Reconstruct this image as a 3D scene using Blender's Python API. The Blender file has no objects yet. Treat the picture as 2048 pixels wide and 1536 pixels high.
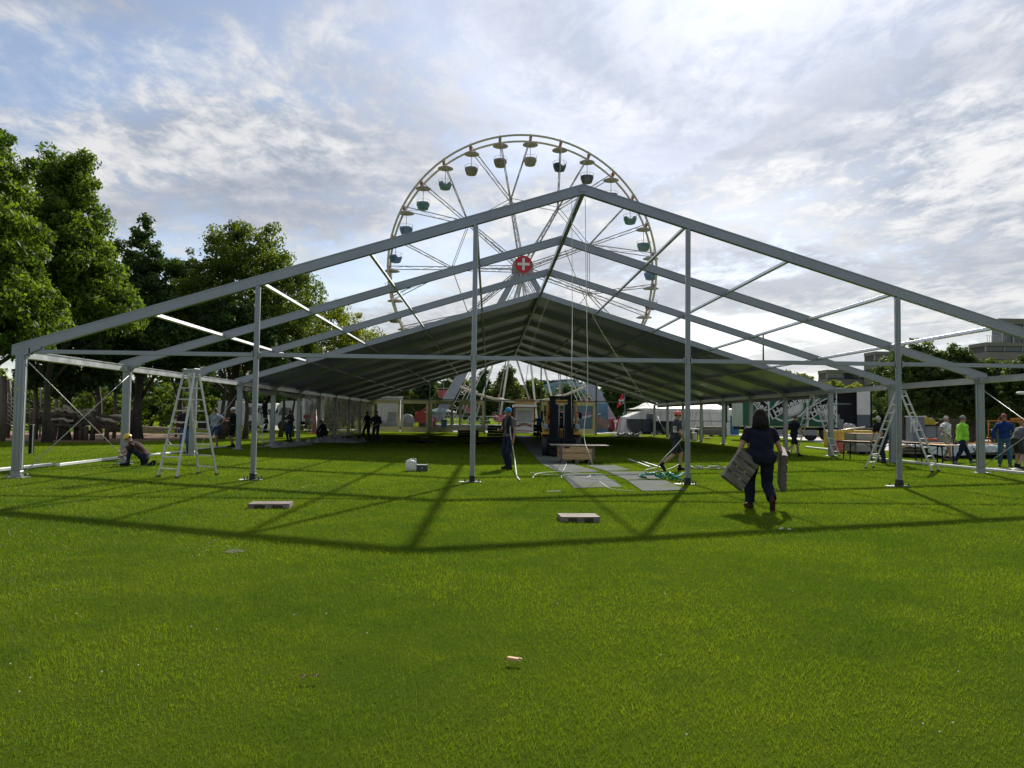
import bpy, math, random
import numpy as np
from mathutils import Vector as V, Matrix, noise as mnoise
random.seed(7); rng = np.random.default_rng(7)
S = bpy.context.scene; COL = S.collection; R = math.radians; PI = math.pi

# ------------------------------------------------------------------ camera
CAMP = V((-2.12743, -17.3794, 1.50154)); YAW, PIT, ROL, FOC = -0.02985, 0.04468, 0.01246, 1500.0
_fw = V((-math.sin(YAW)*math.cos(PIT), math.cos(YAW)*math.cos(PIT), math.sin(PIT)))
_r = V((math.cos(YAW), math.sin(YAW), 0)); _u = _r.cross(_fw)
_r2 = _r*math.cos(ROL)+_u*math.sin(ROL); _u2 = -_r*math.sin(ROL)+_u*math.cos(ROL)
cd = bpy.data.cameras.new('camera'); cam = bpy.data.objects.new('camera', cd); COL.objects.link(cam)
cam.matrix_world = Matrix(((_r2.x, _u2.x, -_fw.x, CAMP.x), (_r2.y, _u2.y, -_fw.y, CAMP.y), (_r2.z, _u2.z, -_fw.z, CAMP.z), (0, 0, 0, 1)))
cd.sensor_width = 36; cd.lens = FOC/2048*36; cd.clip_end = 6000; cd.clip_start = 0.05
S.camera = cam
def _ray(px, py): return _fw+_r2*((px-1024)/FOC)+_u2*((768-py)/FOC)
def G(px, py, z=0.0):
    d = _ray(px, py); return CAMP+d*((z-CAMP.z)/d.z)
def at(px, py, Y):
    d = _ray(px, py); return CAMP+d*((Y-CAMP.y)/d.y)
def gx(px, Y, py=865): return at(px, py, Y).x

# ------------------------------------------------------------------ light
SUNV = V((1.73, 5.13, 3.95)).normalized()
w = bpy.data.worlds.new('World'); S.world = w; w.use_nodes = True
def N(nt, t, **k):
    n = nt.nodes.new(t)
    for a, b in k.items():
        if a.startswith('i_'):
            key = a[2:]; key = int(key) if key.isdigit() else key.replace('_', ' ')
            n.inputs[key].default_value = b
        else: setattr(n, a, b)
    return n
def M2(nt, op, a, b=None, clamp=False):
    n = nt.nodes.new('ShaderNodeMath'); n.operation = op; n.use_clamp = clamp
    for i, x in enumerate((a, b)):
        if x is None: continue
        if isinstance(x, (int, float)): n.inputs[i].default_value = x
        else: nt.links.new(x, n.inputs[i])
    return n.outputs[0]
def MR(nt, v, a, b, c=0., d=1., smooth=True):
    n = nt.nodes.new('ShaderNodeMapRange'); n.clamp = True
    if smooth: n.interpolation_type = 'SMOOTHSTEP'
    nt.links.new(v, n.inputs[0])
    for i, x in enumerate((a, b, c, d)): n.inputs[i+1].default_value = x
    return n.outputs[0]
def MIX(nt, f, a, b, blend='MIX'):
    n = nt.nodes.new('ShaderNodeMix'); n.data_type = 'RGBA'; n.blend_type = blend
    for s, x in ((n.inputs[0], f), (n.inputs[6], a), (n.inputs[7], b)):
        if isinstance(x, (int, float)): s.default_value = x
        elif isinstance(x, (tuple, list)): s.default_value = (*x[:3], 1)
        else: nt.links.new(x, s)
    return n.outputs[2]
def build_world():
    nt = w.node_tree; nt.nodes.clear(); L = nt.links.new
    out = N(nt, 'ShaderNodeOutputWorld')
    sky = N(nt, 'ShaderNodeTexSky', sky_type='NISHITA', sun_disc=False)
    sky.sun_elevation = math.asin(SUNV.z); sky.sun_rotation = math.atan2(SUNV.x, SUNV.y)
    sky.altitude = 400; sky.air_density = 1.0; sky.dust_density = 1.2; sky.ozone_density = 1.6
    bg = N(nt, 'ShaderNodeBackground'); L(sky.outputs[0], bg.inputs[0]); bg.inputs[1].default_value = 0.105
    tc = N(nt, 'ShaderNodeTexCoord'); sp = N(nt, 'ShaderNodeSeparateXYZ'); L(tc.outputs['Generated'], sp.inputs[0])
    zc = M2(nt, 'MAXIMUM', sp.outputs[2], 0.0); den = M2(nt, 'ADD', zc, 0.11)
    cx = M2(nt, 'DIVIDE', sp.outputs[0], den); cy = M2(nt, 'DIVIDE', sp.outputs[1], den)
    cb = N(nt, 'ShaderNodeCombineXYZ'); L(cx, cb.inputs[0]); L(cy, cb.inputs[1])
    def noi(sc, det, rough, dist, off, stretch=(1, 1, 1), rot=0):
        mp = N(nt, 'ShaderNodeMapping'); mp.inputs['Location'].default_value = off
        mp.inputs['Scale'].default_value = stretch; mp.inputs['Rotation'].default_value = (0, 0, rot); L(cb.outputs[0], mp.inputs[0])
        n = N(nt, 'ShaderNodeTexNoise', noise_dimensions='3D'); L(mp.outputs[0], n.inputs['Vector'])
        n.inputs['Scale'].default_value = sc; n.inputs['Detail'].default_value = det
        n.inputs['Roughness'].default_value = rough; n.inputs['Distortion'].default_value = dist
        return n.outputs[0]
    DOT = N(nt, 'ShaderNodeVectorMath', operation='DOT_PRODUCT'); L(tc.outputs['Generated'], DOT.inputs[0]); DOT.inputs[1].default_value = SUNV
    big = noi(0.55, 3, .5, .3, (SKY_OFF[0], SKY_OFF[1], 0))
    mid = noi(3.0, 10, .62, .5, (1.3, 7.1, 2), (1.0, .8, 1), .5)
    fin = noi(11., 8, .66, .25, (4.3, 2.2, 5), (1.0, .7, 1), .8)
    shade = noi(1.1, 5, .52, .5, (9.3, 3.2, 1), (.8, 1.1, 1))
    cov = M2(nt, 'ADD', M2(nt, 'MULTIPLY', big, .95), M2(nt, 'ADD', M2(nt, 'MULTIPLY', mid, .42), M2(nt, 'MULTIPLY', fin, .30)))
    # cloud cover 0..1 : nearly closed, with a few bluer gaps
    mask = M2(nt, 'MAXIMUM', MR(nt, cov, .68, .87, .30, 1.0), MR(nt, M2(nt, 'POWER', M2(nt, 'MAXIMUM', DOT.outputs['Value'], 0.0), 14.), .15, .7, 0., .9))
    tex = M2(nt, 'ADD', M2(nt, 'MULTIPLY', mid, .62), M2(nt, 'MULTIPLY', fin, .55))
    puff = MR(nt, tex, .45, .70)
    dark = MR(nt, shade, .44, .62)
    c1 = MIX(nt, puff, (.33, .38, .47), (.725, .725, .735))
    c2 = MIX(nt, M2(nt, 'MULTIPLY', dark, .72), c1, (.30, .34, .43))
    # glow of the veiled sun through the cloud
    dv = N(nt, 'ShaderNodeVectorMath', operation='DOT_PRODUCT'); L(tc.outputs['Generated'], dv.inputs[0]); dv.inputs[1].default_value = SUNV
    dt = M2(nt, 'MAXIMUM', dv.outputs['Value'], 0.0)
    g = M2(nt, 'ADD', M2(nt, 'MULTIPLY', M2(nt, 'POWER', dt, 12.), .36), M2(nt, 'ADD', M2(nt, 'MULTIPLY', M2(nt, 'POWER', dt, 60.), .9), M2(nt, 'MULTIPLY', M2(nt, 'POWER', dt, 1200.), 6.)))
    lum = M2(nt, 'ADD', g, MR(nt, dv.outputs['Value'], -.5, .85, .58, .86))
    hz = MR(nt, sp.outputs[2], 0.0, .30, 1.0, 0.0)
    c3 = MIX(nt, M2(nt, 'MULTIPLY', hz, .6), c2, (.74, .75, .73))
    b2 = N(nt, 'ShaderNodeBackground'); L(c3, b2.inputs[0]); L(lum, b2.inputs[1])
    mx = N(nt, 'ShaderNodeMixShader'); L(mask, mx.inputs[0]); L(bg.outputs[0], mx.inputs[1]); L(b2.outputs[0], mx.inputs[2])
    L(mx.outputs[0], out.inputs[0])
    w.cycles.sampling_method = 'MANUAL'; w.cycles.sample_map_resolution = 512
SKY_OFF = (8.5, .9)
build_world()
sd = bpy.data.lights.new('sun', 'SUN'); sd.energy = 5.0; sd.angle = R(0.9); sd.color = (1, .94, .84)
sun = bpy.data.objects.new('sun', sd); COL.objects.link(sun); sun.rotation_euler = (-SUNV).to_track_quat('-Z', 'Y').to_euler(); sun.location = (20, 60, 60)
S.view_settings.view_transform = 'Standard'; S.view_settings.look = 'None'; S.view_settings.gamma = 1
S.view_settings.use_curve_mapping = False; S.view_settings.exposure = 0.38
S.cycles.max_bounces = 6; S.cycles.transparent_max_bounces = 16; S.cycles.caustics_reflective = False; S.cycles.caustics_refractive = False

# ------------------------------------------------------------------ mesh helpers
class MB:
    def __init__(s): s.v = []; s.f = []; s.m = []; s.s = []; s.mi = 0
    def add(s, vs, fs, smooth=False):
        o = len(s.v); s.v += [tuple(x) for x in vs]
        for f in fs: s.f.append([i+o for i in f]); s.m.append(s.mi); s.s.append(smooth)
        return s
    def box(s, c, d, M=None, ch=0.0):
        hx, hy, hz = d[0]/2, d[1]/2, d[2]/2; c = V(c)
        if ch <= 0:
            vs = [V((x, y, z)) for z in (-hz, hz) for y in (-hy, hy) for x in (-hx, hx)]
            fs = [(0, 2, 3, 1), (4, 5, 7, 6), (0, 1, 5, 4), (2, 6, 7, 3), (0, 4, 6, 2), (1, 3, 7, 5)]
        else:
            vs = []; idx = {}
            for sx in (-1, 1):
                for sy in (-1, 1):
                    for sz in (-1, 1):
                        for a in range(3):
                            p = [sx*(hx-ch), sy*(hy-ch), sz*(hz-ch)]; p[a] += (sx, sy, sz)[a]*ch
                            idx[(sx, sy, sz, a)] = len(vs); vs.append(V(p))
            fs = []
            for a in range(3):
                b, c2 = (a+1) % 3, (a+2) % 3
                for sg in (-1, 1):
                    q = []
                    for (u, t) in ((-1, -1), (1, -1), (1, 1), (-1, 1)):
                        k = [0, 0, 0]; k[a] = sg; k[b] = u; k[c2] = t; q.append(idx[(*k, a)])
                    fs.append(q if sg > 0 else q[::-1])
                for u in (-1, 1):
                    for t in (-1, 1):
                        k0 = [0, 0, 0]; k0[b] = u; k0[c2] = t; k1 = list(k0); k0[a] = -1; k1[a] = 1
                        q = [idx[(*k0, b)], idx[(*k1, b)], idx[(*k1, c2)], idx[(*k0, c2)]]
                        fs.append(q if u*t < 0 else q[::-1])
            for sx in (-1, 1):
                for sy in (-1, 1):
                    for sz in (-1, 1):
                        q = [idx[(sx, sy, sz, a)] for a in range(3)]; fs.append(q if sx*sy*sz > 0 else q[::-1])
        if M is not None: vs = [M @ p for p in vs]
        return s.add([p+c for p in vs], fs)
    def bar(s, a, b, w_, h_, up=(0, 0, 1), ch=0.0):
        a, b = V(a), V(b); d = b-a; L = d.length; y = d.normalized(); up = V(up)
        x = y.cross(up)
        if x.length < 1e-4: x = y.cross(V((1, 0, 0)))
        x.normalize(); z = x.cross(y)
        M = Matrix((x, y, z)).transposed()
        return s.box((a+b)/2, (w_, L, h_), M, ch)
    def tube(s, a, b, r, n=8, r2=None, cap=True, smooth=True):
        return s.path([a, b], [r, r if r2 is None else r2], n, cap, smooth)
    def path(s, pts, r, n=6, cap=True, smooth=True):
        pts = [V(p) for p in pts]; rr = r if isinstance(r, (list, tuple)) else [r]*len(pts)
        vs = []; px = None
        for i, p in enumerate(pts):
            t = (pts[min(i+1, len(pts)-1)]-pts[max(i-1, 0)])
            t = t.normalized() if t.length > 1e-9 else V((0, 0, 1))
            if px is None:
                px = t.cross(V((0, 0, 1)))
                if px.length < 1e-3: px = t.cross(V((0, 1, 0)))
            px = (px-t*px.dot(t))
            if px.length < 1e-6: px = t.orthogonal()
            px.normalize(); py = t.cross(px)
            for k in range(n):
                a_ = 2*PI*k/n; vs.append(p+(px*math.cos(a_)+py*math.sin(a_))*rr[i])
        fs = []
        for i in range(len(pts)-1):
            for k in range(n):
                k2 = (k+1) % n; fs.append((i*n+k, i*n+k2, (i+1)*n+k2, (i+1)*n+k))
        s.add(vs, fs, smooth)
        if cap:
            o = len(s.v)-len(vs); m = len(pts)
            for q in ([o+k for k in range(n)][::-1], [o+(m-1)*n+k for k in range(n)]):
                s.f.append(q); s.m.append(s.mi); s.s.append(False)
        return s
    def ell(s, c, r, seg=12, rings=8, M=None, smooth=True):
        c = V(c); r = (r, r, r) if isinstance(r, (int, float)) else r; vs = []
        for i in range(1, rings):
            th = PI*i/rings
            for k in range(seg):
                ph = 2*PI*k/seg; vs.append(V((r[0]*math.sin(th)*math.cos(ph), r[1]*math.sin(th)*math.sin(ph), r[2]*math.cos(th))))
        vs += [V((0, 0, r[2])), V((0, 0, -r[2]))]; T, B = len(vs)-2, len(vs)-1; fs = []
        for i in range(rings-2):
            for k in range(seg):
                k2 = (k+1) % seg; fs.append((i*seg+k, (i+1)*seg+k, (i+1)*seg+k2, i*seg+k2))
        for k in range(seg):
            k2 = (k+1) % seg; fs.append((T, k, k2)); fs.append((B, (rings-2)*seg+k2, (rings-2)*seg+k))
        if M is not None: vs = [M @ p for p in vs]
        return s.add([p+c for p in vs], fs, smooth)
    def lathe(s, prof, n=16, c=(0, 0, 0), smooth=True, M=None):
        c = V(c); vs = []
        for r_, z in prof:
            for k in range(n): vs.append(V((r_*math.cos(2*PI*k/n), r_*math.sin(2*PI*k/n), z)))
        if M is not None: vs = [M @ p for p in vs]
        fs = []
        for i in range(len(prof)-1):
            for k in range(n):
                k2 = (k+1) % n; fs.append((i*n+k, i*n+k2, (i+1)*n+k2, (i+1)*n+k))
        fs.append(list(range(n))[::-1]); fs.append([(len(prof)-1)*n+k for k in range(n)])
        return s.add([p+c for p in vs], fs, smooth)
    def loft(s, rings, n=12, smooth=True):
        # rings: (centre, xvec*rx, yvec*ry)
        vs = []
        for c, X, Y in rings:
            for k in range(n): vs.append(V(c)+V(X)*math.cos(2*PI*k/n)+V(Y)*math.sin(2*PI*k/n))
        fs = []
        for i in range(len(rings)-1):
            for k in range(n):
                k2 = (k+1) % n; fs.append((i*n+k, i*n+k2, (i+1)*n+k2, (i+1)*n+k))
        fs.append(list(range(n))[::-1]); fs.append([(len(rings)-1)*n+k for k in range(n)])
        return s.add(vs, fs, smooth)
    def prism(s, poly, t, M=None):
        # poly in local xz plane, extruded from y=0 to y=t
        n = len(poly); vs = [V((p[0], 0, p[1])) for p in poly]+[V((p[0], t, p[1])) for p in poly]
        if M is not None: vs = [M @ p for p in vs]
        fs = [list(range(n)), list(range(n, 2*n))[::-1]]+[(i, i+n, (i+1) % n+n, (i+1) % n) for i in range(n)]
        return s.add(vs, fs)
    def grid(s, P, smooth=True):
        # P[i][j] points
        a, b = len(P), len(P[0]); vs = [p for row in P for p in row]
        return s.add(vs, [(i*b+j, i*b+j+1, (i+1)*b+j+1, (i+1)*b+j) for i in range(a-1) for j in range(b-1)], smooth)
    def mesh(s, name, mats):
        me = bpy.data.meshes.new(name); me.from_pydata(s.v, [], s.f)
        for m in (mats if isinstance(mats, (list, tuple)) else [mats]): me.materials.append(m)
        me.polygons.foreach_set('material_index', s.m); me.polygons.foreach_set('use_smooth', s.s); me.update()
        return me
    def build(s, name, mats, parent=None, label=None, kind=None):
        return link(name, s.mesh(name, mats), parent, label, kind)
def link(name, me, parent=None, label=None, kind=None):
    o = bpy.data.objects.new(name, me); COL.objects.link(o)
    if parent is not None: o.parent = parent
    if label: o['label'] = label
    if kind: o['kind'] = kind
    return o
def T(name, label, cat, loc=(0, 0, 0), rz=0.0, group=None):
    o = bpy.data.objects.new(name, None); COL.objects.link(o); o.location = loc; o.rotation_euler = (0, 0, rz)
    o.empty_display_size = .2; tag(o, label, cat, group); return o
def tag(o, label, cat, group=None):
    o['label'] = label; o['category'] = cat
    if group: o['group'] = group
    return o
def copy_tree(o, parent=None):
    c = o.copy(); COL.objects.link(c)
    if parent is not None: c.parent = parent
    for ch in list(o.children): copy_tree(ch, c)
    return c

# ------------------------------------------------------------------ materials
_mats = {}
def mat(name, col=(.5, .5, .5), rough=.6, metal=0., var=.12, scale=6., bump=0., bscale=40., spec=.5, dirt=None, dirt_amt=0., coat=0.):
    if name in _mats: return _mats[name]
    m = bpy.data.materials.new(name); m.use_nodes = True; nt = m.node_tree; b = nt.nodes['Principled BSDF']; L = nt.links.new
    tc = N(nt, 'ShaderNodeTexCoord')
    n = N(nt, 'ShaderNodeTexNoise'); n.inputs['Scale'].default_value = scale; n.inputs['Detail'].default_value = 6; n.inputs['Roughness'].default_value = .6
    L(tc.outputs['Object'], n.inputs['Vector'])
    f = MR(nt, n.outputs[0], .3, .7)
    c = MIX(nt, f, tuple(x*(1-var) for x in col), tuple(min(1, x*(1+var)) for x in col))
    if dirt is not None:
        n2 = N(nt, 'ShaderNodeTexNoise'); n2.inputs['Scale'].default_value = scale*.45; n2.inputs['Detail'].default_value = 8; n2.inputs['Roughness'].default_value = .7
        L(tc.outputs['Object'], n2.inputs['Vector'])
        c = MIX(nt, M2(nt, 'MULTIPLY', MR(nt, n2.outputs[0], .45, .7), dirt_amt), c, dirt)
    L(c, b.inputs['Base Color']); b.inputs['Metallic'].default_value = metal
    rr = M2(nt, 'ADD', M2(nt, 'MULTIPLY', f, .12), rough-.06, True); L(rr, b.inputs['Roughness'])
    b.inputs['Specular IOR Level'].default_value = spec
    if coat: b.inputs['Coat Weight'].default_value = coat; b.inputs['Coat Roughness'].default_value = .12
    if bump:
        n3 = N(nt, 'ShaderNodeTexNoise'); n3.inputs['Scale'].default_value = bscale; n3.inputs['Detail'].default_value = 5
        L(tc.outputs['Object'], n3.inputs['Vector'])
        bp = N(nt, 'ShaderNodeBump'); bp.inputs['Strength'].default_value = bump; bp.inputs['Distance'].default_value = .02
        L(n3.outputs[0], bp.inputs['Height']); L(bp.outputs[0], b.inputs['Normal'])
    _mats[name] = m; return m
def wood(name, col, dark):
    if name in _mats: return _mats[name]
    m = bpy.data.materials.new(name); m.use_nodes = True; nt = m.node_tree; b = nt.nodes['Principled BSDF']; L = nt.links.new
    tc = N(nt, 'ShaderNodeTexCoord'); oi = N(nt, 'ShaderNodeObjectInfo')
    ad = N(nt, 'ShaderNodeVectorMath', operation='ADD'); L(tc.outputs['Object'], ad.inputs[0])
    cb = N(nt, 'ShaderNodeCombineXYZ'); L(M2(nt, 'MULTIPLY', oi.outputs['Random'], 37.), cb.inputs[0]); L(cb.outputs[0], ad.inputs[1])
    mp = N(nt, 'ShaderNodeMapping'); mp.inputs['Scale'].default_value = (3, 26, 26); L(ad.outputs[0], mp.inputs[0])
    n = N(nt, 'ShaderNodeTexNoise'); n.inputs['Scale'].default_value = 1.2; n.inputs['Detail'].default_value = 8; n.inputs['Roughness'].default_value = .65; L(mp.outputs[0], n.inputs['Vector'])
    c = MIX(nt, MR(nt, n.outputs[0], .35, .68), dark, col)
    hv = N(nt, 'ShaderNodeHueSaturation'); L(c, hv.inputs['Color']); L(M2(nt, 'ADD', M2(nt, 'MULTIPLY', oi.outputs['Random'], .45), .78), hv.inputs['Value'])
    L(hv.outputs[0], b.inputs['Base Color']); b.inputs['Roughness'].default_value = .75; b.inputs['Specular IOR Level'].default_value = .25
    bp = N(nt, 'ShaderNodeBump'); bp.inputs['Strength'].default_value = .35; bp.inputs['Distance'].default_value = .01; L(n.outputs[0], bp.inputs['Height']); L(bp.outputs[0], b.inputs['Normal'])
    _mats[name] = m; return m
def leafmat(name, dark, light, tr=.35):
    if name in _mats: return _mats[name]
    m = bpy.data.materials.new(name); m.use_nodes = True; nt = m.node_tree; nt.nodes.clear(); L = nt.links.new
    out = N(nt, 'ShaderNodeOutputMaterial'); at_ = N(nt, 'ShaderNodeAttribute', attribute_name='cv')
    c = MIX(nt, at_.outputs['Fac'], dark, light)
    d = N(nt, 'ShaderNodeBsdfPrincipled'); L(c, d.inputs['Base Color']); d.inputs['Roughness'].default_value = .6; d.inputs['Specular IOR Level'].default_value = .18
    t = N(nt, 'ShaderNodeBsdfTranslucent'); c2 = MIX(nt, 1.0, c, (1.5, 1.45, .45), 'MULTIPLY'); L(c2, t.inputs[0])
    mx = N(nt, 'ShaderNodeMixShader', i_0=tr); L(d.outputs[0], mx.inputs[1]); L(t.outputs[0], mx.inputs[2]); L(mx.outputs[0], out.inputs[0])
    _mats[name] = m; return m
def fabric_tr(name, col, tr=.15, rough=.5, var=.1, scale=.6):
    if name in _mats: return _mats[name]
    m = bpy.data.materials.new(name); m.use_nodes = True; nt = m.node_tree; nt.nodes.clear(); L = nt.links.new
    out = N(nt, 'ShaderNodeOutputMaterial'); tc = N(nt, 'ShaderNodeTexCoord')
    n = N(nt, 'ShaderNodeTexNoise'); n.inputs['Scale'].default_value = scale; n.inputs['Detail'].default_value = 7; n.inputs['Roughness'].default_value = .65; L(tc.outputs['Object'], n.inputs['Vector'])
    c = MIX(nt, MR(nt, n.outputs[0], .32, .68), tuple(x*(1-var) for x in col), tuple(min(1, x*(1+var)) for x in col))
    d = N(nt, 'ShaderNodeBsdfPrincipled'); L(c, d.inputs['Base Color']); d.inputs['Roughness'].default_value = rough; d.inputs['Specular IOR Level'].default_value = .35
    n2 = N(nt, 'ShaderNodeTexNoise'); n2.inputs['Scale'].default_value = 2.2; n2.inputs['Detail'].default_value = 4; L(tc.outputs['Object'], n2.inputs['Vector'])
    bp = N(nt, 'ShaderNodeBump'); bp.inputs['Strength'].default_value = .4; bp.inputs['Distance'].default_value = .06; L(n2.outputs[0], bp.inputs['Height']); L(bp.outputs[0], d.inputs['Normal'])
    t = N(nt, 'ShaderNodeBsdfTranslucent'); L(c, t.inputs[0])
    mx = N(nt, 'ShaderNodeMixShader', i_0=tr); L(d.outputs[0], mx.inputs[1]); L(t.outputs[0], mx.inputs[2]); L(mx.outputs[0], out.inputs[0])
    _mats[name] = m; return m
def clearmat(name, tint, opac, rough=.15):
    if name in _mats: return _mats[name]
    m = bpy.data.materials.new(name); m.use_nodes = True; nt = m.node_tree; nt.nodes.clear(); L = nt.links.new
    out = N(nt, 'ShaderNodeOutputMaterial'); tc = N(nt, 'ShaderNodeTexCoord')
    n = N(nt, 'ShaderNodeTexNoise'); n.inputs['Scale'].default_value = 3.; n.inputs['Detail'].default_value = 6; n.inputs['Distortion'].default_value = 1.5
    mp = N(nt, 'ShaderNodeMapping'); mp.inputs['Scale'].default_value = (1, 1, .35); L(tc.outputs['Object'], mp.inputs[0]); L(mp.outputs[0], n.inputs['Vector'])
    t = N(nt, 'ShaderNodeBsdfTransparent'); t.inputs[0].default_value = (.93, .95, .94, 1)
    d = N(nt, 'ShaderNodeBsdfPrincipled'); d.inputs['Base Color'].default_value = (*tint, 1); d.inputs['Roughness'].default_value = rough
    bp = N(nt, 'ShaderNodeBump'); bp.inputs['Strength'].default_value = .5; bp.inputs['Distance'].default_value = .05; L(n.outputs[0], bp.inputs['Height']); L(bp.outputs[0], d.inputs['Normal'])
    f = MR(nt, n.outputs[0], .35, .7, opac*.75, min(1, opac*1.35))
    mx = N(nt, 'ShaderNodeMixShader'); L(f, mx.inputs[0]); L(t.outputs[0], mx.inputs[1]); L(d.outputs[0], mx.inputs[2]); L(mx.outputs[0], out.inputs[0])
    _mats[name] = m; return m
ALU = mat('aluminium', (.29, .315, .36), .36, .6, .10, 1.5, dirt=(.22, .24, .26), dirt_amt=.45)
ALU_GLINT = mat('sun_glint_aluminium', (.72, .74, .77), .46, .85, .06, 2, dirt=(.5, .5, .5), dirt_amt=.3)  # frame metal made lighter: sun glint painted onto purlins and eave beams
ALU2 = mat('ladder_aluminium', (.55, .56, .57), .4, .5, .1, 4, dirt=(.3, .3, .3), dirt_amt=.4)
STEEL = mat('galvanised_steel', (.33, .35, .36), .5, .5, .15, 20)
DARK = mat('dark_rubber', (.02, .021, .024), .6, 0, .2, 8)
BLACKM = mat('black_paint', (.008, .010, .017), .6, 0, .2, 5, spec=.2)
WHITE = mat('white_paint', (.72, .73, .73), .45, 0, .06, 2, dirt=(.45, .44, .4), dirt_amt=.3)
OFFW = mat('offwhite_plastic', (.68, .68, .64), .5, 0, .06, 4)
GREYP = mat('grey_paint', (.3, .32, .34), .5, 0, .1, 2)
RED = mat('red_paint', (.42, .02, .03), .4, 0, .12, 3)
YEL = mat('yellow_paint', (.62, .40, .03), .45, 0, .1, 3, dirt=(.3, .2, .05), dirt_amt=.3)
PYEL = mat('pale_yellow_paint', (.62, .58, .25), .45, 0, .08, 3)
CREAM = mat('cream_pvc', (.62, .57, .38), .5, 0, .08, 2)
ROPE = mat('white_rope', (.66, .66, .6), .8, 0, .1, 60)
SKIN = mat('skin', (.42, .25, .18), .5, 0, .1, 12)
SKIN2 = mat('tanned_skin', (.30, .17, .12), .5, 0, .1, 12)
WOODP = wood('pallet_wood', (.29, .245, .205), (.14, .12, .10))
WOODG = wood('weathered_wood', (.215, .19, .165), (.095, .085, .075))
WOODL = wood('plywood', (.62, .42, .24), (.45, .29, .16))
LOG = mat('bleached_log', (.56, .50, .42), .8, 0, .3, 3, bump=.4, bscale=12)
LOGD = mat('dark_log', (.10, .08, .065), .85, 0, .35, 3, bump=.5, bscale=12)
BARK = mat('bark', (.07, .06, .05), .9, 0, .35, 3, bump=.8, bscale=14)
GLASS = mat('window_glass', (.04, .055, .065), .08, 0, .1, 1, spec=.9)
CONC = mat('grey_concrete', (.30, .29, .29), .8, 0, .1, .8, bump=.2, bscale=4)

def text_mesh(txt, size, mat_, depth=.01, offset=0.0, shear=0.0, align='CENTER'):
    cu = bpy.data.curves.new('lettering', 'FONT'); cu.body = txt; cu.size = size; cu.extrude = depth; cu.offset = offset; cu.shear = shear
    cu.align_x = align; cu.align_y = 'CENTER'; cu.resolution_u = 3
    o = bpy.data.objects.new('tmp', cu); COL.objects.link(o); bpy.context.view_layer.update()
    me = bpy.data.meshes.new_from_object(o.evaluated_get(bpy.context.evaluated_depsgraph_get())); bpy.data.objects.remove(o); me.materials.clear(); me.materials.append(mat_)
    return me
def lettering(txt, size, mat_, loc, parent, rot=(PI/2, 0, 0), name='lettering', **k):
    o = link(name, text_mesh(txt, size, mat_, **k), parent); o.location = loc; o.rotation_euler = rot; return o

# ------------------------------------------------------------------ ground
def ground_mat():
    m = bpy.data.materials.new('lawn_ground'); m.use_nodes = True; nt = m.node_tree; b = nt.nodes['Principled BSDF']; L = nt.links.new
    tc = N(nt, 'ShaderNodeNewGeometry')
    def no(s, d=6, r=.6, st=(1, 1, 1)):
        mp = N(nt, 'ShaderNodeMapping'); mp.inputs['Scale'].default_value = st; L(tc.outputs['Position'], mp.inputs[0])
        n = N(nt, 'ShaderNodeTexNoise'); n.inputs['Scale'].default_value = s; n.inputs['Detail'].default_value = d; n.inputs['Roughness'].default_value = r; L(mp.outputs[0], n.inputs['Vector']); return n.outputs[0]
    n1 = no(.22, 5); n2 = no(1.6, 7, .65); n3 = no(26, 7, .75); n4 = no(120, 3, .8)
    c = MIX(nt, MR(nt, n1, .35, .65), GR_D, GR_L)
    c = MIX(nt, M2(nt, 'MULTIPLY', MR(nt, n2, .42, .72), .6), c, GR_Y)
    c = MIX(nt, M2(nt, 'MULTIPLY', MR(nt, n3, .35, .7), .5), c, tuple(x*.45 for x in GR_D))
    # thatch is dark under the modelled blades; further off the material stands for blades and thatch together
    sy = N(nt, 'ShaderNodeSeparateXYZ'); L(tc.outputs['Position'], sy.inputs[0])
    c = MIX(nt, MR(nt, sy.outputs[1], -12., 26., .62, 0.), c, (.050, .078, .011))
    L(c, b.inputs['Base Color']); b.inputs['Roughness'].default_value = 1.0; b.inputs['Specular IOR Level'].default_value = 0.0
    bp = N(nt, 'ShaderNodeBump'); bp.inputs['Strength'].default_value = .8; bp.inputs['Distance'].default_value = .05
    L(M2(nt, 'ADD', n3, M2(nt, 'MULTIPLY', n4, .5)), bp.inputs['Height']); L(bp.outputs[0], b.inputs['Normal'])
    return m
GR_D, GR_L, GR_Y = (.098, .162, .011), (.158, .225, .013), (.215, .255, .015)
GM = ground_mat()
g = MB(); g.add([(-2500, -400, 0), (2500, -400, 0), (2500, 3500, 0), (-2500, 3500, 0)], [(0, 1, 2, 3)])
g.build('lawn', GM, kind='structure')

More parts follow.
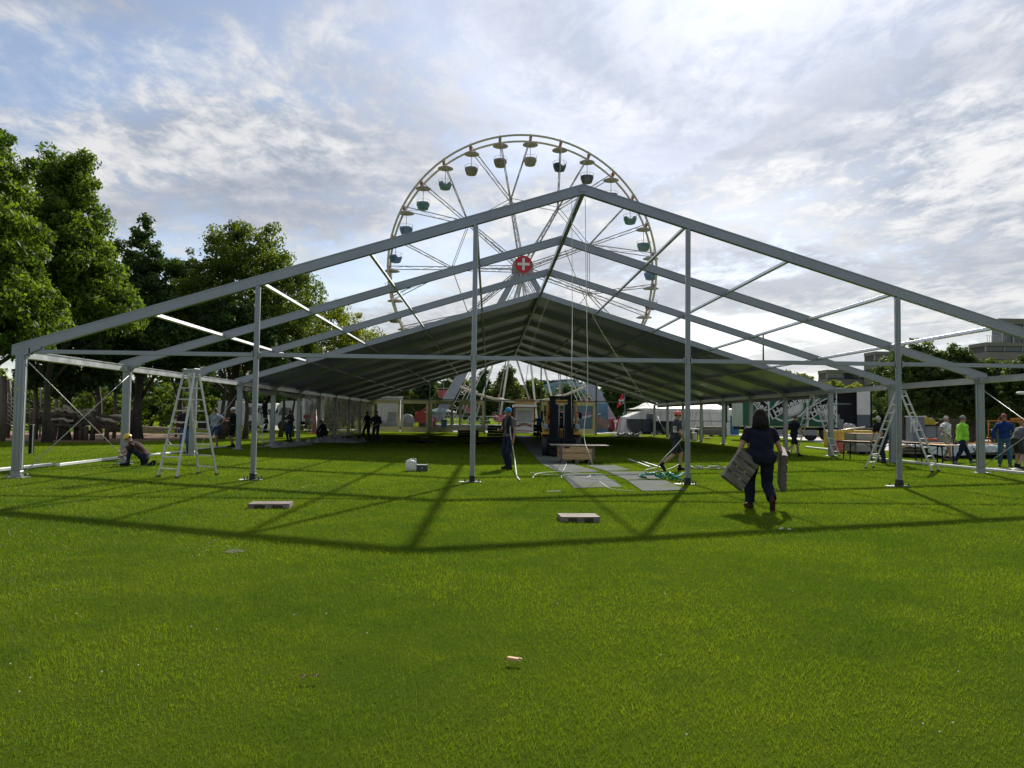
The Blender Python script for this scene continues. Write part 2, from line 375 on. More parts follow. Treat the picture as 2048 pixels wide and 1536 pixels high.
def blade_mat():
    m = bpy.data.materials.new('grass_blades'); m.use_nodes = True; nt = m.node_tree; nt.nodes.clear(); L = nt.links.new
    out = N(nt, 'ShaderNodeOutputMaterial'); ge = N(nt, 'ShaderNodeNewGeometry'); a = N(nt, 'ShaderNodeAttribute', attribute_name='cv')
    def no(s, d=5):
        n = N(nt, 'ShaderNodeTexNoise'); n.inputs['Scale'].default_value = s; n.inputs['Detail'].default_value = d; L(ge.outputs['Position'], n.inputs['Vector']); return n.outputs[0]
    c = MIX(nt, MR(nt, no(.5), .38, .64), (.076, .150, .009), (.170, .245, .010))
    c = MIX(nt, M2(nt, 'MULTIPLY', MR(nt, no(2.6), .48, .7), .55), c, (.245, .285, .010))
    c = MIX(nt, M2(nt, 'MULTIPLY', MR(nt, no(1.1, 7), .54, .68), .6), c, (.045, .105, .025))
    c = MIX(nt, M2(nt, 'MULTIPLY', MR(nt, no(9., 4), .5, .7), .45), c, (.05, .10, .012))
    c = MIX(nt, M2(nt, 'MULTIPLY', a.outputs['Fac'], .5), c, (.034, .085, .009))
    c = MIX(nt, M2(nt, 'MULTIPLY', M2(nt, 'GREATER_THAN', a.outputs['Fac'], .95), .5), c, (.24, .30, .06))
    d = N(nt, 'ShaderNodeBsdfPrincipled'); L(c, d.inputs['Base Color']); d.inputs['Roughness'].default_value = .5; d.inputs['Specular IOR Level'].default_value = .22
    t = N(nt, 'ShaderNodeBsdfTranslucent'); L(MIX(nt, 1., c, (1.5, 1.5, .6), 'MULTIPLY'), t.inputs[0])
    mx = N(nt, 'ShaderNodeMixShader', i_0=.42); L(d.outputs[0], mx.inputs[1]); L(t.outputs[0], mx.inputs[2]); L(mx.outputs[0], out.inputs[0]); return m
def tri_mesh(name, co, fac, cv, mat_, nper=3):
    """co: (n*nper,3) ; one polygon of nper corners per item"""
    n = len(co)//nper; me = bpy.data.meshes.new(name)
    me.vertices.add(len(co)); me.vertices.foreach_set('co', co.astype(np.float32).ravel())
    me.loops.add(n*nper); me.loops.foreach_set('vertex_index', np.arange(n*nper, dtype=np.int32))
    me.polygons.add(n); me.polygons.foreach_set('loop_start', np.arange(0, n*nper, nper, dtype=np.int32)); me.polygons.foreach_set('loop_total', np.full(n, nper, dtype=np.int32))
    at_ = me.attributes.new('cv', 'FLOAT', 'POINT'); at_.data.foreach_set('value', np.repeat(cv, nper).astype(np.float32))
    me.materials.append(mat_); me.update(calc_edges=True); me.validate(); return me
NOGRASS = [[G(*p_) for p_ in P] for P in ([(1148, 977), (1246, 975), (1202, 948), (1122, 949)], [(1120, 946), (1200, 944), (1148, 930), (1085, 930)], [(1083, 929), (1146, 929), (1060, 872), (1030, 872)], [(1285, 983), (1374, 981), (1330, 962), (1254, 962)], [(1254, 961), (1326, 958), (1290, 944), (1215, 944)], [(1213, 943), (1262, 941), (1230, 931), (1170, 931)])]
def inside(x, y, P):
    r_ = np.zeros(len(x), bool); n = len(P)
    for i in range(n):
        a, b = P[i-1], P[i]; c = ((a.y > y) != (b.y > y)) & (x < (b.x-a.x)*(y-a.y)/((b.y-a.y) or 1e-9)+a.x); r_ ^= c
    return r_
def make_grass(n=640000, r0=2.0, r1=46.0):
    u = rng.random(n); r = (r0**.4+u*(r1**.4-r0**.4))**2.5
    an = (rng.random(n)-.5)*R(84)-YAW
    x = CAMP.x+r*np.sin(an); y = CAMP.y+r*np.cos(an)
    keep = rng.random(n) < np.clip((46-r)/14, 0, 1)
    for P_ in NOGRASS: keep &= ~inside(x, y, P_)
    x, y, r = x[keep], y[keep], r[keep]; n = len(x)
    h = (.015+.020*rng.random(n)**1.3)*(1+.22*np.sin(x*1.3+2*np.sin(y*.7))*np.sin(y*1.1)+.18*np.sin(x*4.1+y*2.3)*np.sin(y*5.2-x))*np.clip((r/5)**.25, 1, 1.4)
    wd = .0024*(np.maximum(r, 2.8)/2.8)**.85
    ph = rng.random(n)*2*PI; le = h*(.15+.75*rng.random(n)); lp = rng.random(n)*2*PI
    P = np.zeros((n, 3, 3)); bx, by = np.cos(ph)*wd/2, np.sin(ph)*wd/2
    P[:, 0] = np.stack([x-bx, y-by, np.zeros(n)], 1); P[:, 1] = np.stack([x+bx, y+by, np.zeros(n)], 1)
    P[:, 2] = np.stack([x+np.cos(lp)*le, y+np.sin(lp)*le, h], 1)
    link('grass', tri_mesh('grass', P.reshape(-1, 3), None, rng.random(n), blade_mat()), kind='stuff')
make_grass()

def sheet(name, pts, m, z, kind='structure', label=None, cat=None):
    b = MB(); b.add([(p[0], p[1], z) for p in pts], [list(range(len(pts)))]); o = b.build(name, m, kind=kind)
    if label: tag(o, label, cat)
    return o
MULCH = mat('bark_mulch', (.22, .13, .075), .9, 0, .5, 5, bump=.8, bscale=18, dirt=(.08, .05, .03), dirt_amt=.7)
PAVE = mat('paving', (.30, .28, .26), .85, 0, .12, 3, bump=.3, bscale=30)
sheet('mulch_bed', [(-48, 20), (-21, 21), (-19, 26), (-20, 36), (-30, 40), (-60, 38)], MULCH, .004)
sheet('pavement', [(19, 22), (60, 20), (60, 60), (26, 60), (21, 34)], PAVE, .004)
sheet('gravel_path', [(-60, 56), (60, 58), (60, 66), (-60, 66)], PAVE, .004)

# ------------------------------------------------------------------ marquee
B = 5.0; WC = 12.79; XO = 12.99; ZE = 3.007; ZA = 7.0; SL = (ZA-ZE)/XO
def ztop(x): return ZA-SL*abs(x)
ROOFM = fabric_tr('roof_pvc', (.125, .135, .20), .03, .30, .10, .5)
CLEAR = clearmat('clear_pvc', (.30, .31, .30), .34)
CLEAR2 = clearmat('crinkled_clear_pvc', (.34, .29, .24), .72, .2)
MQ = T('marquee', 'large half roofed aluminium marquee frame standing across the lawn', 'marquee', (0, 0, 0))
def sym(f):
    for s in (-1, 1): f(s)
DH = .235
_pc = {}
def post_mesh(wx, wy, z0, z1):
    k = (wx, wy, round(z0, 3), round(z1, 3))
    if k not in _pc:
        b = MB(); b.box((0, 0, (z0+z1)/2), (wx, wy, z1-z0), ch=.008)
        for x in (-wx*.22, wx*.22): b.box((x, -wy/2-.002, (z0+z1)/2), (wx*.16, .010, z1-z0-.06))
        b.mi = 1; b.box((wx/2+.003, 0, (z0+z1)/2), (.010, wy*.3, z1-z0-.06)); b.box((-wx/2-.003, 0, (z0+z1)/2), (.010, wy*.3, z1-z0-.06))  # side channels take the lighter metal, a painted sun glint
        _pc[k] = b.mesh('post', [ALU, ALU_GLINT])
    return _pc[k]
def foot(x, y, big, pad=None):
    b = MB(); b.box((x, y, .085), (.22 if big else .13, .15, .15), ch=.01)
    b.box((x, y, .012), (.42 if big else .30, .34, .016))
    for a in (-1, 1):
        for c in (-1, 1): b.tube((x+a*.16, y+c*.12, .02), (x+a*.16, y+c*.12, .09), .014, 6)
    b.build('base_plate', STEEL if big else DARK, MQ)
    if pad:
        b = MB(); b.box((x-.05, y, .008+.004), (pad, .22, .012), Matrix.Rotation(.1, 3, 'Z')); b.build('ground_pad', WHITE, MQ)
YPL = mat('yellow_label', (.6, .42, .02), .5)
for k in range(11):
    y = k*B
    def rafter(s):
        poly = [(0, ZA), (XO, ZE), (XO, ZE-DH*.92), (0, ZA-DH)]
        poly = [(s*p[0], p[1]) for p in poly]
        if s > 0: poly = poly[::-1]
        b = MB(); b.prism(poly, .12, Matrix.Translation((0, y-.06, 0)))
        for o1, o2 in ((0.004, -.028), (-DH+.03, -DH-.003)):
            q = [(0, ZA+o1), (XO-.01, ZE+o1), (XO-.01, ZE+o2), (0, ZA+o2)]; q = [(s*p[0], p[1]) for p in q]
            b.prism(q[::-1] if s > 0 else q, .138, Matrix.Translation((0, y-.069, 0)))
        o = b.build('rafter', ALU, MQ)
        if k < 4:
            for xp in (2.5, 5, 7.5, 10, 12.6):
                c = MB(); c.mi = 0
                for dx in (-.26, -.12, 0, .13, .27):
                    X = s*(xp+dx); c.box((X, y-.0625, ztop(X)-.12+.015*math.sin(dx*40)), (.022+.025*(dx == 0), .010, .02))
                c.build('bolt_row', GREYP, o, kind='stuff')
    sym(rafter)
    sym(lambda s: (link('eave_post', post_mesh(.20, .15, .16, ZE-.21), MQ).__setattr__('location', (s*WC, y, 0)), foot(s*WC, y, True)))
    if k < 6:
        def extras(s):
            b = MB(); b.box((s*WC, y-.084, 2.0+.02*k), (.07, .006, .035)); b.build('label_plate', YPL, MQ)
            b = MB(); b.prism([(s*(WC-.12), 2.78), (s*(WC+.19), 2.78), (s*(WC+.19), 2.86), (s*(WC-.45), 2.99), (s*(WC-.45), 2.93)][::(1 if s < 0 else -1)], .16, Matrix.Translation((0, y-.08, 0))); b.build('corner_bracket', ALU, MQ)
            b = MB(); b.box((s*(WC-.15), y-.03, 2.74), (.05, .08, .09)); b.build('hook', STEEL, MQ)
        sym(extras)
    b = MB(); b.box((0, y-.072, ZA-.13), (.18, .012, .12)); b.build('ridge_plate', STEEL if k else ALU, MQ)
# purlins, ridge and eave beams, bay by bay
PM = MB().box((0, 0, 0), (.065, B-.14, .09), ch=.006).mesh('purlin', ALU_GLINT)
RM = MB().box((0, 0, 0), (.11, B-.14, .15), ch=.008).mesh('ridge_beam', ALU)
EB = MB(); EB.box((0, 0, 0), (.13, B-.14, .17), ch=.008); EB.box((0, 0, .09), (.16, B-.16, .02)); EM = EB.mesh('eave_beam', ALU_GLINT)
for k in range(10):
    yc = k*B+B/2
    for xp in (2.5, 5, 7.5, 10):
        for s in (-1, 1):
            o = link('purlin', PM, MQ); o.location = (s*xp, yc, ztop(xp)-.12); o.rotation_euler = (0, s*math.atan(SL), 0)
    link('ridge_beam', RM, MQ).location = (0, yc, ZA-.17)
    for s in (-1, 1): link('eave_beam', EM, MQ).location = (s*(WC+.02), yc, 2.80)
# gable ends
def gable(y0, xs, zb, dk):
    for x in xs:
        o = link('gable_post', post_mesh(.10, .12, .15, ztop(x)-DH+.0), MQ); o.location = (x, y0, 0)
        foot(x, y0, False, .5 if y0 < 1 else None)
    pts = [-WC+.13]+list(xs)+[WC-.13]
    for a, c in zip(pts[:-1], pts[1:]):
        b = MB(); b.bar((a+.06, y0-.01, zb), (c-.06, y0-.01, zb), .075, .095, ch=.006); o = b.build('gable_rail', ALU, MQ)
        q = MB()
        for X in (a+.11, a+.2, c-.2, c-.11): q.box((X, y0-.052, zb), (.03, .012, .03))
        q.box((a+.075, y0-.02, zb), (.03, .12, .15)); q.box((c-.075, y0-.02, zb), (.03, .12, .15)); q.build('rail_bracket', STEEL, o)
gable(0, (-7.5, -2.5, 2.5, 7.5), 2.87, 0); gable(50, (-7.5, -2.5, 2.5, 7.5), 3.03, 1)
# roof fabric from the fourth frame back
def panel(k, s):
    nI, nJ = 14, 7; P = []
    for i in range(nI+1):
        t = i/nI; x = s*(t*(XO+.03)); row = []
        for j in range(nJ+1):
            q = j/nJ; sag = -.07*math.sin(PI*q)*(.6+.4*math.sin(PI*t))+.012*math.sin(9*t+3*q+k)*math.sin(PI*q)
            row.append((x, k*B+q*(B+.04)-.02*(k > 3), ztop(x)+.012+.002*(k % 2)+sag))
        P.append(row)
    MB().grid(P if s > 0 else P[::-1]).build('roof_panel', ROOFM, MQ)
    P = [[(s*(XO+.035), k*B+q*B/8, z+.01*math.sin(q*2+k)) for q in range(9)] for z in (3.02, 2.80, 2.55)]
    MB().grid(P if s < 0 else P[::-1]).build('valance', ROOFM, MQ)
for k in range(3, 10):
    for s in (-1, 1): panel(k, s)
# rolled side walls under the left eave
for k in (3, 4):
    pts = [(-WC+.2, k*B+.15+i*(B-.3)/8, 2.58-.10*math.sin(PI*i/8)+.02*math.sin(i*2.1)) for i in range(9)]
    MB().path(pts, [.09, .1, .11, .1, .12, .11, .1, .1, .09], 9).build('rolled_side_wall', fabric_tr('rolled_pvc', (.6, .6, .57), .1), MQ)
# clear side walls on the left, bays 5..9
def crinkle(k, y0, y1, amp, z0=.05, z1=2.72, name='window_wall'):
    n, m = 16, 10; P = []
    for i in range(n+1):
        yy = y0+(y1-y0)*i/n; row = []
        for j in range(m+1):
            z = z0+(z1-z0)*j/m
            row.append((-WC+amp*(mnoise.noise(V((yy*1.7, z*.5, k*3.1)))+.5*mnoise.noise(V((yy*5.1, z*.9, k))))-.02, yy, z))
        P.append(row)
    return MB().grid(P).build(name, CLEAR2, MQ)
crinkle(5, 26.6, 29.85, .22, .5, 2.7)
for k in range(6, 10): crinkle(k, k*B+.1, k*B+B-.1, .10)
# framed window walls in the far gable
def far_window(x0, x1, mid=True):
    o = MB(); zt, zb = 2.95, .12; fw = .22
    o.box(((x0+x1)/2, 50.0, zt-.16), (x1-x0, .02, .32)); o.box(((x0+x1)/2, 50.0, zb+.22), (x1-x0, .02, .44))
    o.box((x0+fw/2, 50.0, (zt+zb)/2+.06), (fw, .018, zt-zb-.7)); o.box((x1-fw/2, 50.0, (zt+zb)/2+.06), (fw, .018, zt-zb-.7))
    fr = o.build('window_wall', fabric_tr('cream_window_pvc', (.62, .60, .48), .30, .5, .06, 1), MQ)
    a, c = x0+fw, x1-fw; P = [[(a+(c-a)*i/8, 50.0+.03*mnoise.noise(V((i*.8, j*.7, x0))), .55+(2.64-.55)*j/6) for j in range(7)] for i in range(9)]
    MB().grid(P).build('clear_pane', CLEAR, fr)
for a, c in ((-12.62, -10.1), (-10.02, -7.56), (-7.44, -5.35), (-4.85, -2.56), (2.56, 4.95), (5.03, 7.44)): far_window(a, c)
# tension cables
def cable(a, b, r=.011, name='brace_cable'):
    MB().tube(a, b, r, 6).build(name, STEEL, MQ)
for s in (-1, 1):
    cable((s*(WC-.13), .05, 2.62), (s*(WC-.12), 4.9, .12)); cable((s*(WC-.12), 4.9, 2.62), (s*(WC-.13), .05, .12))
cable((-WC+.1, 10.1, .15), (-WC+.1, 14.9, 2.6)); cable((WC-.1, 45.1, .15), (WC-.1, 49.9, 2.6)); cable((WC-.1, 40.1, 2.6), (WC-.1, 44.9, .15))
# thin wires slung over the bare bays (pull-over ropes)
def rope_thing(pts, r, label, m=None, n=6, group=None, name='rope', cat='rope', sub=8):
    P = []
    pts = [V(p) for p in pts]
    for i in range(len(pts)-1):
        p0, p1, p2, p3 = pts[max(i-1, 0)], pts[i], pts[i+1], pts[min(i+2, len(pts)-1)]
        for q in range(sub):
            t = q/sub
            P.append(.5*((2*p1)+(p2-p0)*t+(2*p0-5*p1+4*p2-p3)*t*t+(3*p1-p0-3*p2+p3)*t**3))
    P.append(pts[-1])
    for p in P: p.z = max(p.z, r+.012)
    return tag(MB().path(P, r, n).build(name, m or ROPE), label, cat, group)
a = at(1143, 400, .4)
rope_thing([(a.x, .35, 6.75), (a.x+.02, .2, 4), (a.x+.02, .2, 2.0), G(1144, 895)+V((0, 0, .45)), G(1130, 936), G(1118, 940)], .007, 'white rope hanging from the front ridge down beside the wooden crate')
rope_thing([(.08, .15, 6.7), (.1, .0, 4.6), (.14, -.1, 2.2), at(1168, 868, -.3), at(1181, 915, -1.0), G(1197, 965), G(1222, 979), G(1268, 984)], .008, 'white rope hanging from the front ridge and trailing over the near mat')
rope_thing([(.1, 5.1, 6.6), at(1186, 632, 7.5), at(1248, 735, 11), at(1335, 868, 15.5)], .012, 'white rope slung from the second ridge down to the right')
rope_thing([at(1100, 590, 10), at(1064, 690, 14), at(1052, 762, 17)], .012, 'thin rope hanging off the third ridge in front of the roof')

# ------------------------------------------------------------------ trees
def leaf_cloud(centres, radii, per, size, seed, droop=.3, flat=1.0):
    rg = np.random.default_rng(seed); C = np.array(centres, float); Rr = np.array(radii, float); n = len(C)*per
    idx = np.repeat(np.arange(len(C)), per)
    d = rg.normal(size=(n, 3)); d /= np.linalg.norm(d, axis=1, keepdims=True)
    rad = Rr[idx]*(.35+.65*rg.random(n)**.6)
    P = C[idx]+d*rad[:, None]*np.array([1, 1, flat])
    nr = d+rg.normal(size=(n, 3))*.55; nr[:, 2] += .35; nr /= np.linalg.norm(nr, axis=1, keepdims=True)
    t = np.cross(nr, rg.normal(size=(n, 3))); t /= np.linalg.norm(t, axis=1, keepdims=True); t[:, 2] -= droop; t /= np.linalg.norm(t, axis=1, keepdims=True)
    b = np.cross(nr, t); b /= np.linalg.norm(b, axis=1, keepdims=True)
    s = size*(.6+.8*rg.random(n)); L, W = s[:, None]*t, s[:, None]*b*.27
    q = np.stack([P-L*.5, P+W-L*.05, P+L*.55, P-W-L*.05], 1)
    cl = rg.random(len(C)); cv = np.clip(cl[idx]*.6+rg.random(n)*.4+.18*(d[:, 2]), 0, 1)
    return q.reshape(-1, 3), cv
def crown_points(ells, nclump, seed, shell=.45):
    rg = np.random.default_rng(seed); out = []; vol = np.array([e[3]*e[4]*e[5] for e in ells]); cnt = np.maximum(1, (nclump*vol**.7/(vol**.7).sum()).astype(int))
    for e, c in zip(ells, cnt):
        d = rg.normal(size=(c, 3)); d /= np.linalg.norm(d, axis=1, keepdims=True)
        r = shell+(1-shell)*rg.random(c)**.7; r *= 1+.12*np.sin(d[:, 0]*7+seed)*np.cos(d[:, 2]*6)
        out.append(np.array(e[:3])+d*r[:, None]*np.array(e[3:6]))
    return np.concatenate(out)
def make_tree(name, label, loc, H, ells, nclump, per, size, lm, seed, tr=.3, th=None, lean=(0, 0), group=None, cat='tree', clr=.9, droop=.3, limbs=9, multi=1, shell=.45, flat=.8):
    """ells in units of H: (x,y,z,rx,ry,rz)"""
    t = T(name, label, cat, loc, 0, group); rd = random.Random(seed); E = [tuple(q*H for q in e) for e in ells]
    C = crown_points(E, nclump, seed, shell); C = C[C[:, 2] > .06*H]
    rg = np.random.default_rng(seed+5); rad = clr*(.6+.8*rg.random(len(C)))*H*.055
    co, cv = leaf_cloud(C, rad, per, size, seed+9, droop, flat)
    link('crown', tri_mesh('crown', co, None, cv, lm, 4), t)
    b = MB(); th = th or H*.62
    for q in range(multi):
        ox = (q-(multi-1)/2)*.5*(multi > 1)*tr*2; pts = [V((ox+lean[0]*i/6*H*.1*1+(.03*H*math.sin(i*1.3+seed+q)*i/6), lean[1]*i/6, th*i/6)) for i in range(7)]
        b.path(pts, [tr*1.45]+[tr*(1-.13*i) for i in range(1, 7)], 9)
    sel = [C[i] for i in rd.sample(range(len(C)), min(limbs, len(C)))]
    for c in sel:
        z0 = min(max(.25*th, c[2]-.25*H*rd.random()-.1*H), th*.95); i = z0/th*6
        p0 = V((lean[0]*i/6*H*.1+.03*H*math.sin(i*1.3+seed)*i/6, lean[1]*i/6, z0)); c = V(c); m_ = (p0*.55+c*.45)+V((0, 0, .03*H))
        b.path([p0, m_, c], [tr*.38, tr*.22, tr*.07], 6)
    b.build('trunk', BARK, t); return t
LF1 = leafmat('leaf_cherry', (.032, .072, .016), (.150, .23, .030), .48)
LF2 = leafmat('leaf_dark', (.022, .054, .020), (.072, .125, .030), .36)
LF3 = leafmat('leaf_maple', (.036, .072, .017), (.150, .20, .028), .46)
LF4 = leafmat('leaf_yellow_green', (.075, .12, .016), (.26, .29, .035), .5)
LF5 = leafmat('leaf_birch', (.035, .065, .018), (.12, .16, .04), .38)
LF6 = leafmat('leaf_far', (.03, .06, .03), (.075, .12, .045), .3)
LF7 = leafmat('leaf_lime', (.028, .058, .020), (.095, .14, .034), .38)
def tree_at(px, Y, toppy, **k):
    """foot at pixel column px (ground) at depth Y; top at pixel row toppy"""
    x = gx(px, Y); H = at(px, toppy, Y).z; return V((x, Y, 0)), H
# near left pair
p, H = tree_at(95, 20, 292)
make_tree('cherry_tree', 'tall leafy tree with drooping light green leaves left of the first eave post', p, H,
  [(-.05, 0, .60, .15, .2, .22), (.0, 0, .86, .07, .09, .13), (.10, -.02, .58, .11, .16, .13), (-.14, 0, .5, .13, .2, .17), (.06, 0, .73, .10, .13, .13), (.17, 0, .44, .12, .15, .09), (.08, 0, .90, .04, .05, .09)], 1100, 74, .20, LF1, 3, tr=.18, clr=.62, droop=.8, limbs=16)
p, H = tree_at(-60, 13, 245)
make_tree('cherry_tree', 'tall tree cut by the left edge of the photo with its crown rising highest', p, H,
  [(.0, 0, .80, .13, .16, .20), (.0, 0, .55, .19, .2, .22), (.10, 0, .4, .14, .2, .12)], 700, 74, .19, LF1, 5, tr=.28, clr=.62, droop=.8)
p, H = tree_at(272, 27, 428)
make_tree('walnut_tree', 'dark tree with a pointed top behind the second eave post', p, H,
  [(0, 0, .62, .13, .15, .18), (.01, 0, .82, .07, .08, .13), (.0, 0, .95, .022, .03, .07), (-.12, 0, .69, .12, .08, .035), (.13, 0, .76, .10, .08, .03), (.15, 0, .60, .12, .1, .04), (-.10, 0, .84, .06, .05, .03), (.05, 0, .42, .28, .2, .13), (-.12, 0, .48, .16, .2, .10)], 760, 56, .21, LF2, 11, tr=.30, clr=.52, droop=.7, limbs=14)
p, H = tree_at(461, 33, 437)
make_tree('maple_tree', 'broad round topped green tree rising behind the left rafters', p, H,
  [(.02, 0, .66, .27, .24, .26), (.08, 0, .82, .18, .18, .17), (-.15, 0, .6, .17, .2, .2), (-.08, 0, .9, .05, .05, .06), (.24, 0, .58, .17, .2, .2), (-.1, 0, .42, .25, .2, .12), (.2, 0, .4, .22, .2, .12)], 1150, 60, .20, LF3, 17, tr=.34, clr=.68, limbs=16)
p, H = tree_at(600, 56, 560)
make_tree('linden_tree', 'sunlit yellow green tree beside the left edge of the marquee roof', p, H,
  [(.12, 0, .62, .3, .26, .3), (.32, 0, .5, .26, .26, .25), (-.1, 0, .6, .25, .22, .28), (.52, 0, .42, .14, .2, .14)], 850, 56, .22, LF4, 23, tr=.26, clr=.75)
p, H = tree_at(444, 28, 560)
make_tree('young_tree', 'slim dark trunked tree just left of the third eave post', p, H, [(0, 0, .72, .22, .2, .2), (-.15, 0, .6, .2, .2, .14)], 120, 40, .28, LF2, 29, tr=.14)
p, H = tree_at(491, 29, 590)
make_tree('young_tree', 'slim dark trunked tree seen between the gable post and the fourth eave post', p, H, [(0, 0, .74, .2, .2, .2), (.12, 0, .6, .2, .2, .14)], 120, 40, .28, LF2, 31, tr=.15)
p, H = tree_at(561, 33, 640)
make_tree('young_tree', 'leaning thin tree in front of the white lorry cab', p, H, [(0.05, 0, .78, .22, .2, .18)], 90, 40, .28, LF3, 37, tr=.13, lean=(.5, 0))
p, H = tree_at(585, 34, 640)
make_tree('young_tree', 'thin straight tree right of the leaning one by the lorry', p, H, [(0, 0, .78, .2, .2, .18)], 80, 40, .28, LF3, 41, tr=.11)
for px, Y, top, lab in ((130, 24, 600, 'shaded tree filling the gap behind the log climbing frame'), (195, 36, 560, 'dark tree between the pointed tree and the tall left tree'), (360, 38, 560, 'dark tree behind the tall stepladder')):
    p, H = tree_at(px, Y, top); make_tree('background_tree', lab, p, H, [(0, 0, .6, .34, .3, .3), (0, 0, .82, .2, .2, .18)], 190, 40, .32, LF2, int(px), tr=.25, clr=1.1)
for i, (px, Y, top, lm) in enumerate(((-60, 58, 700, LF2), (10, 60, 730, LF3), (80, 62, 715, LF2), (150, 60, 725, LF3), (225, 64, 705, LF2), (300, 60, 720, LF2), (375, 66, 715, LF3), (445, 62, 705, LF2), (515, 68, 715, LF3), (585, 66, 705, LF2), (650, 72, 715, LF3), (705, 74, 722, LF2))):
    p, H = tree_at(px, Y, top); make_tree('background_tree', ['far tree of the left wood', 'far tree'][0]+' '+['at the left edge of the photo', 'behind the rope net', 'behind the first eave post', 'behind the log pile', 'just left of the second eave post', 'right of the second eave post', 'behind the tall stepladder', 'behind the men under the trees', 'behind the first lorry', 'behind the second lorry cab', 'behind the crinkled side wall', 'behind the end of the side wall'][i], p, H, [(0, 0, .5, .42, .35, .45), (.1, 0, .25, .45, .3, .24)], 150, 40, .36, lm, 400+i, tr=.2, clr=1.4, shell=.2, limbs=3)
for i, (px, Y, top) in enumerate(((1760, 70, 770), (1840, 58, 745), (1910, 60, 750), (1985, 56, 755), (2060, 58, 750))):
    p, H = tree_at(px, Y, top); make_tree('background_tree', 'dark far tree of the right wood '+['beside the office building', 'behind the largest right tree', 'behind the right eave post', 'behind the blue sweater', 'at the right edge'][i], p, H, [(0, 0, .5, .45, .35, .45), (.1, 0, .25, .5, .3, .24)], 140, 40, .36, LF2, 430+i, tr=.2, clr=1.4, shell=.2, limbs=3)
# undergrowth on the left
bi = 0
BL = ['pale green bush at the left edge beyond the rope net', 'leafy bush behind the tall wooden poles', 'light green shrub behind the log pile', 'loose shrub right of the log pile', 'sunlit shrub seen through the X bracing', 'green shrub left of the stepladder', 'bright shrub behind the stepladder rungs', 'shrub behind the men under the trees']
for px, Y, top, wd in ((20, 44, 765, 4), (75, 46, 775, 3.4), (190, 48, 768, 4.5), (235, 44, 790, 3), (150, 50, 776, 4), (320, 46, 765, 4.6), (365, 52, 780, 3.2), (425, 56, 790, 3.4)):
    p = V((gx(px, Y), Y, 0)); H = max(1.5, at(px, top, Y).z); make_tree('bush', BL[bi], p, H, [(0, 0, .5, wd/H*.5, .5, .5)], 70, 34, .26, LF5 if bi % 2 == 0 else LF3, 60+bi, tr=.06, th=H*.5, cat='bush', clr=1.6, limbs=4); bi += 1
# far belt behind the ride, each its own tree
belt = [(690, 90, 735, LF6, 'far dark green tree behind the left marquee posts'), (745, 96, 760, LF6, 'far tree above the white container'), (800, 92, 752, LF5, 'light green far tree left of the wheel leg'), (850, 96, 742, LF6, 'dark far tree behind the left wheel leg'),
        (905, 88, 728, LF5, 'bushy far tree between the wheel leg and the gable post'), (940, 92, 752, LF6, 'far tree just behind the second gable post'), (962, 84, 738, LF2, 'dark far conifer-like tree right of the second gable post'), (1010, 82, 726, LF5, 'tallest pale green far tree under the ridge'),
        (1063, 96, 752, LF3, 'round topped far tree above the ticket booth'), (1098, 100, 782, LF5, 'small far tree right of the ticket booth'), (1135, 120, 764, LF6, 'low round far tree left of the forklift mast'), (1165, 130, 782, LF6, 'low far tree behind the forklift mast'),
        (1240, 86, 735, LF2, 'big dark tree behind the red flag'), (1290, 84, 745, LF2, 'dark tree behind the white tent peak'), (1350, 90, 755, LF2, 'dark tree hidden behind the roof edge on the right'), (1420, 88, 760, LF2, 'dark tree behind the middle of the white tent'), (1490, 86, 745, LF2, 'dark tree above the blue door')]
for i, (px, Y, top, lm, lab) in enumerate(belt):
    p, H = tree_at(px, Y, top); H = max(H, 3)
    sh = [(0, 0, .55, .30, .3, .38), (.05, 0, .78, .17, .17, .2), (-.12, 0, .4, .2, .2, .25)] if i not in (6, 7) else [(0, 0, .45, .30, .26, .36), (.02, 0, .74, .13, .13, .24)]
    make_tree('far_tree', lab, p, H, sh, 240, 40, .38, lm, 100+i, tr=.2, clr=1.15, group='trees beyond the fairground', limbs=3, shell=.2)
# right side trees
for i, (px, Y, top, lm, wid, lab) in enumerate([
    (1585, 62, 732, LF3, 1.0, 'light green tree above the lorry left of the grey building'), (1640, 60, 750, LF3, 1.5, 'yellow green tree above the open lorry end'), (1692, 62, 754, LF4, 1.2, 'small green tree between lorry and grey building'),
    (1806, 46, 700, LF7, 1.0, 'tree right behind the right gable post'), (1865, 30, 668, LF7, 1.25, 'largest tree on the right behind the high visibility jacket'), (1945, 30, 692, LF7, 1.1, 'tree with a stout trunk behind the right eave post'),
    (2012, 34, 712, LF3, 1.2, 'tree in front of the upper grey building'), (2075, 26, 700, LF7, 1.25, 'tree cut by the right edge of the photo')]):
    p, H = tree_at(px, Y, top)
    make_tree('plane_tree', lab, p, H, [(0, 0, .6, .32*wid, .3, .26), (-.12*wid, 0, .78, .17, .17, .16), (.14*wid, 0, .74, .18, .18, .16), (0, 0, .42, .36*wid, .3, .14)], 560, 46, .21, lm, 200+i, tr=.22 if i > 2 else .14, clr=.8, limbs=14)
for i, (px, Y, top, lab) in enumerate(((1780, 52, 790, 'dark hedge bush behind the grey cabinets'), (1850, 50, 770, 'dark bush under the largest right tree'), (1930, 46, 775, 'dark bush behind the white roller toilets'), (2010, 44, 780, 'dark bush behind the orange lift'), (2080, 44, 760, 'dark bush at the right edge'))):
    p = V((gx(px, Y), Y, 0)); H = at(px, top, Y).z; make_tree('hedge_bush', lab, p, H, [(0, 0, .5, 3.2/H, .4, .52)], 80, 36, .3, LF2, 300+i, tr=.08, th=H*.5, cat='bush', clr=1.5, limbs=3)
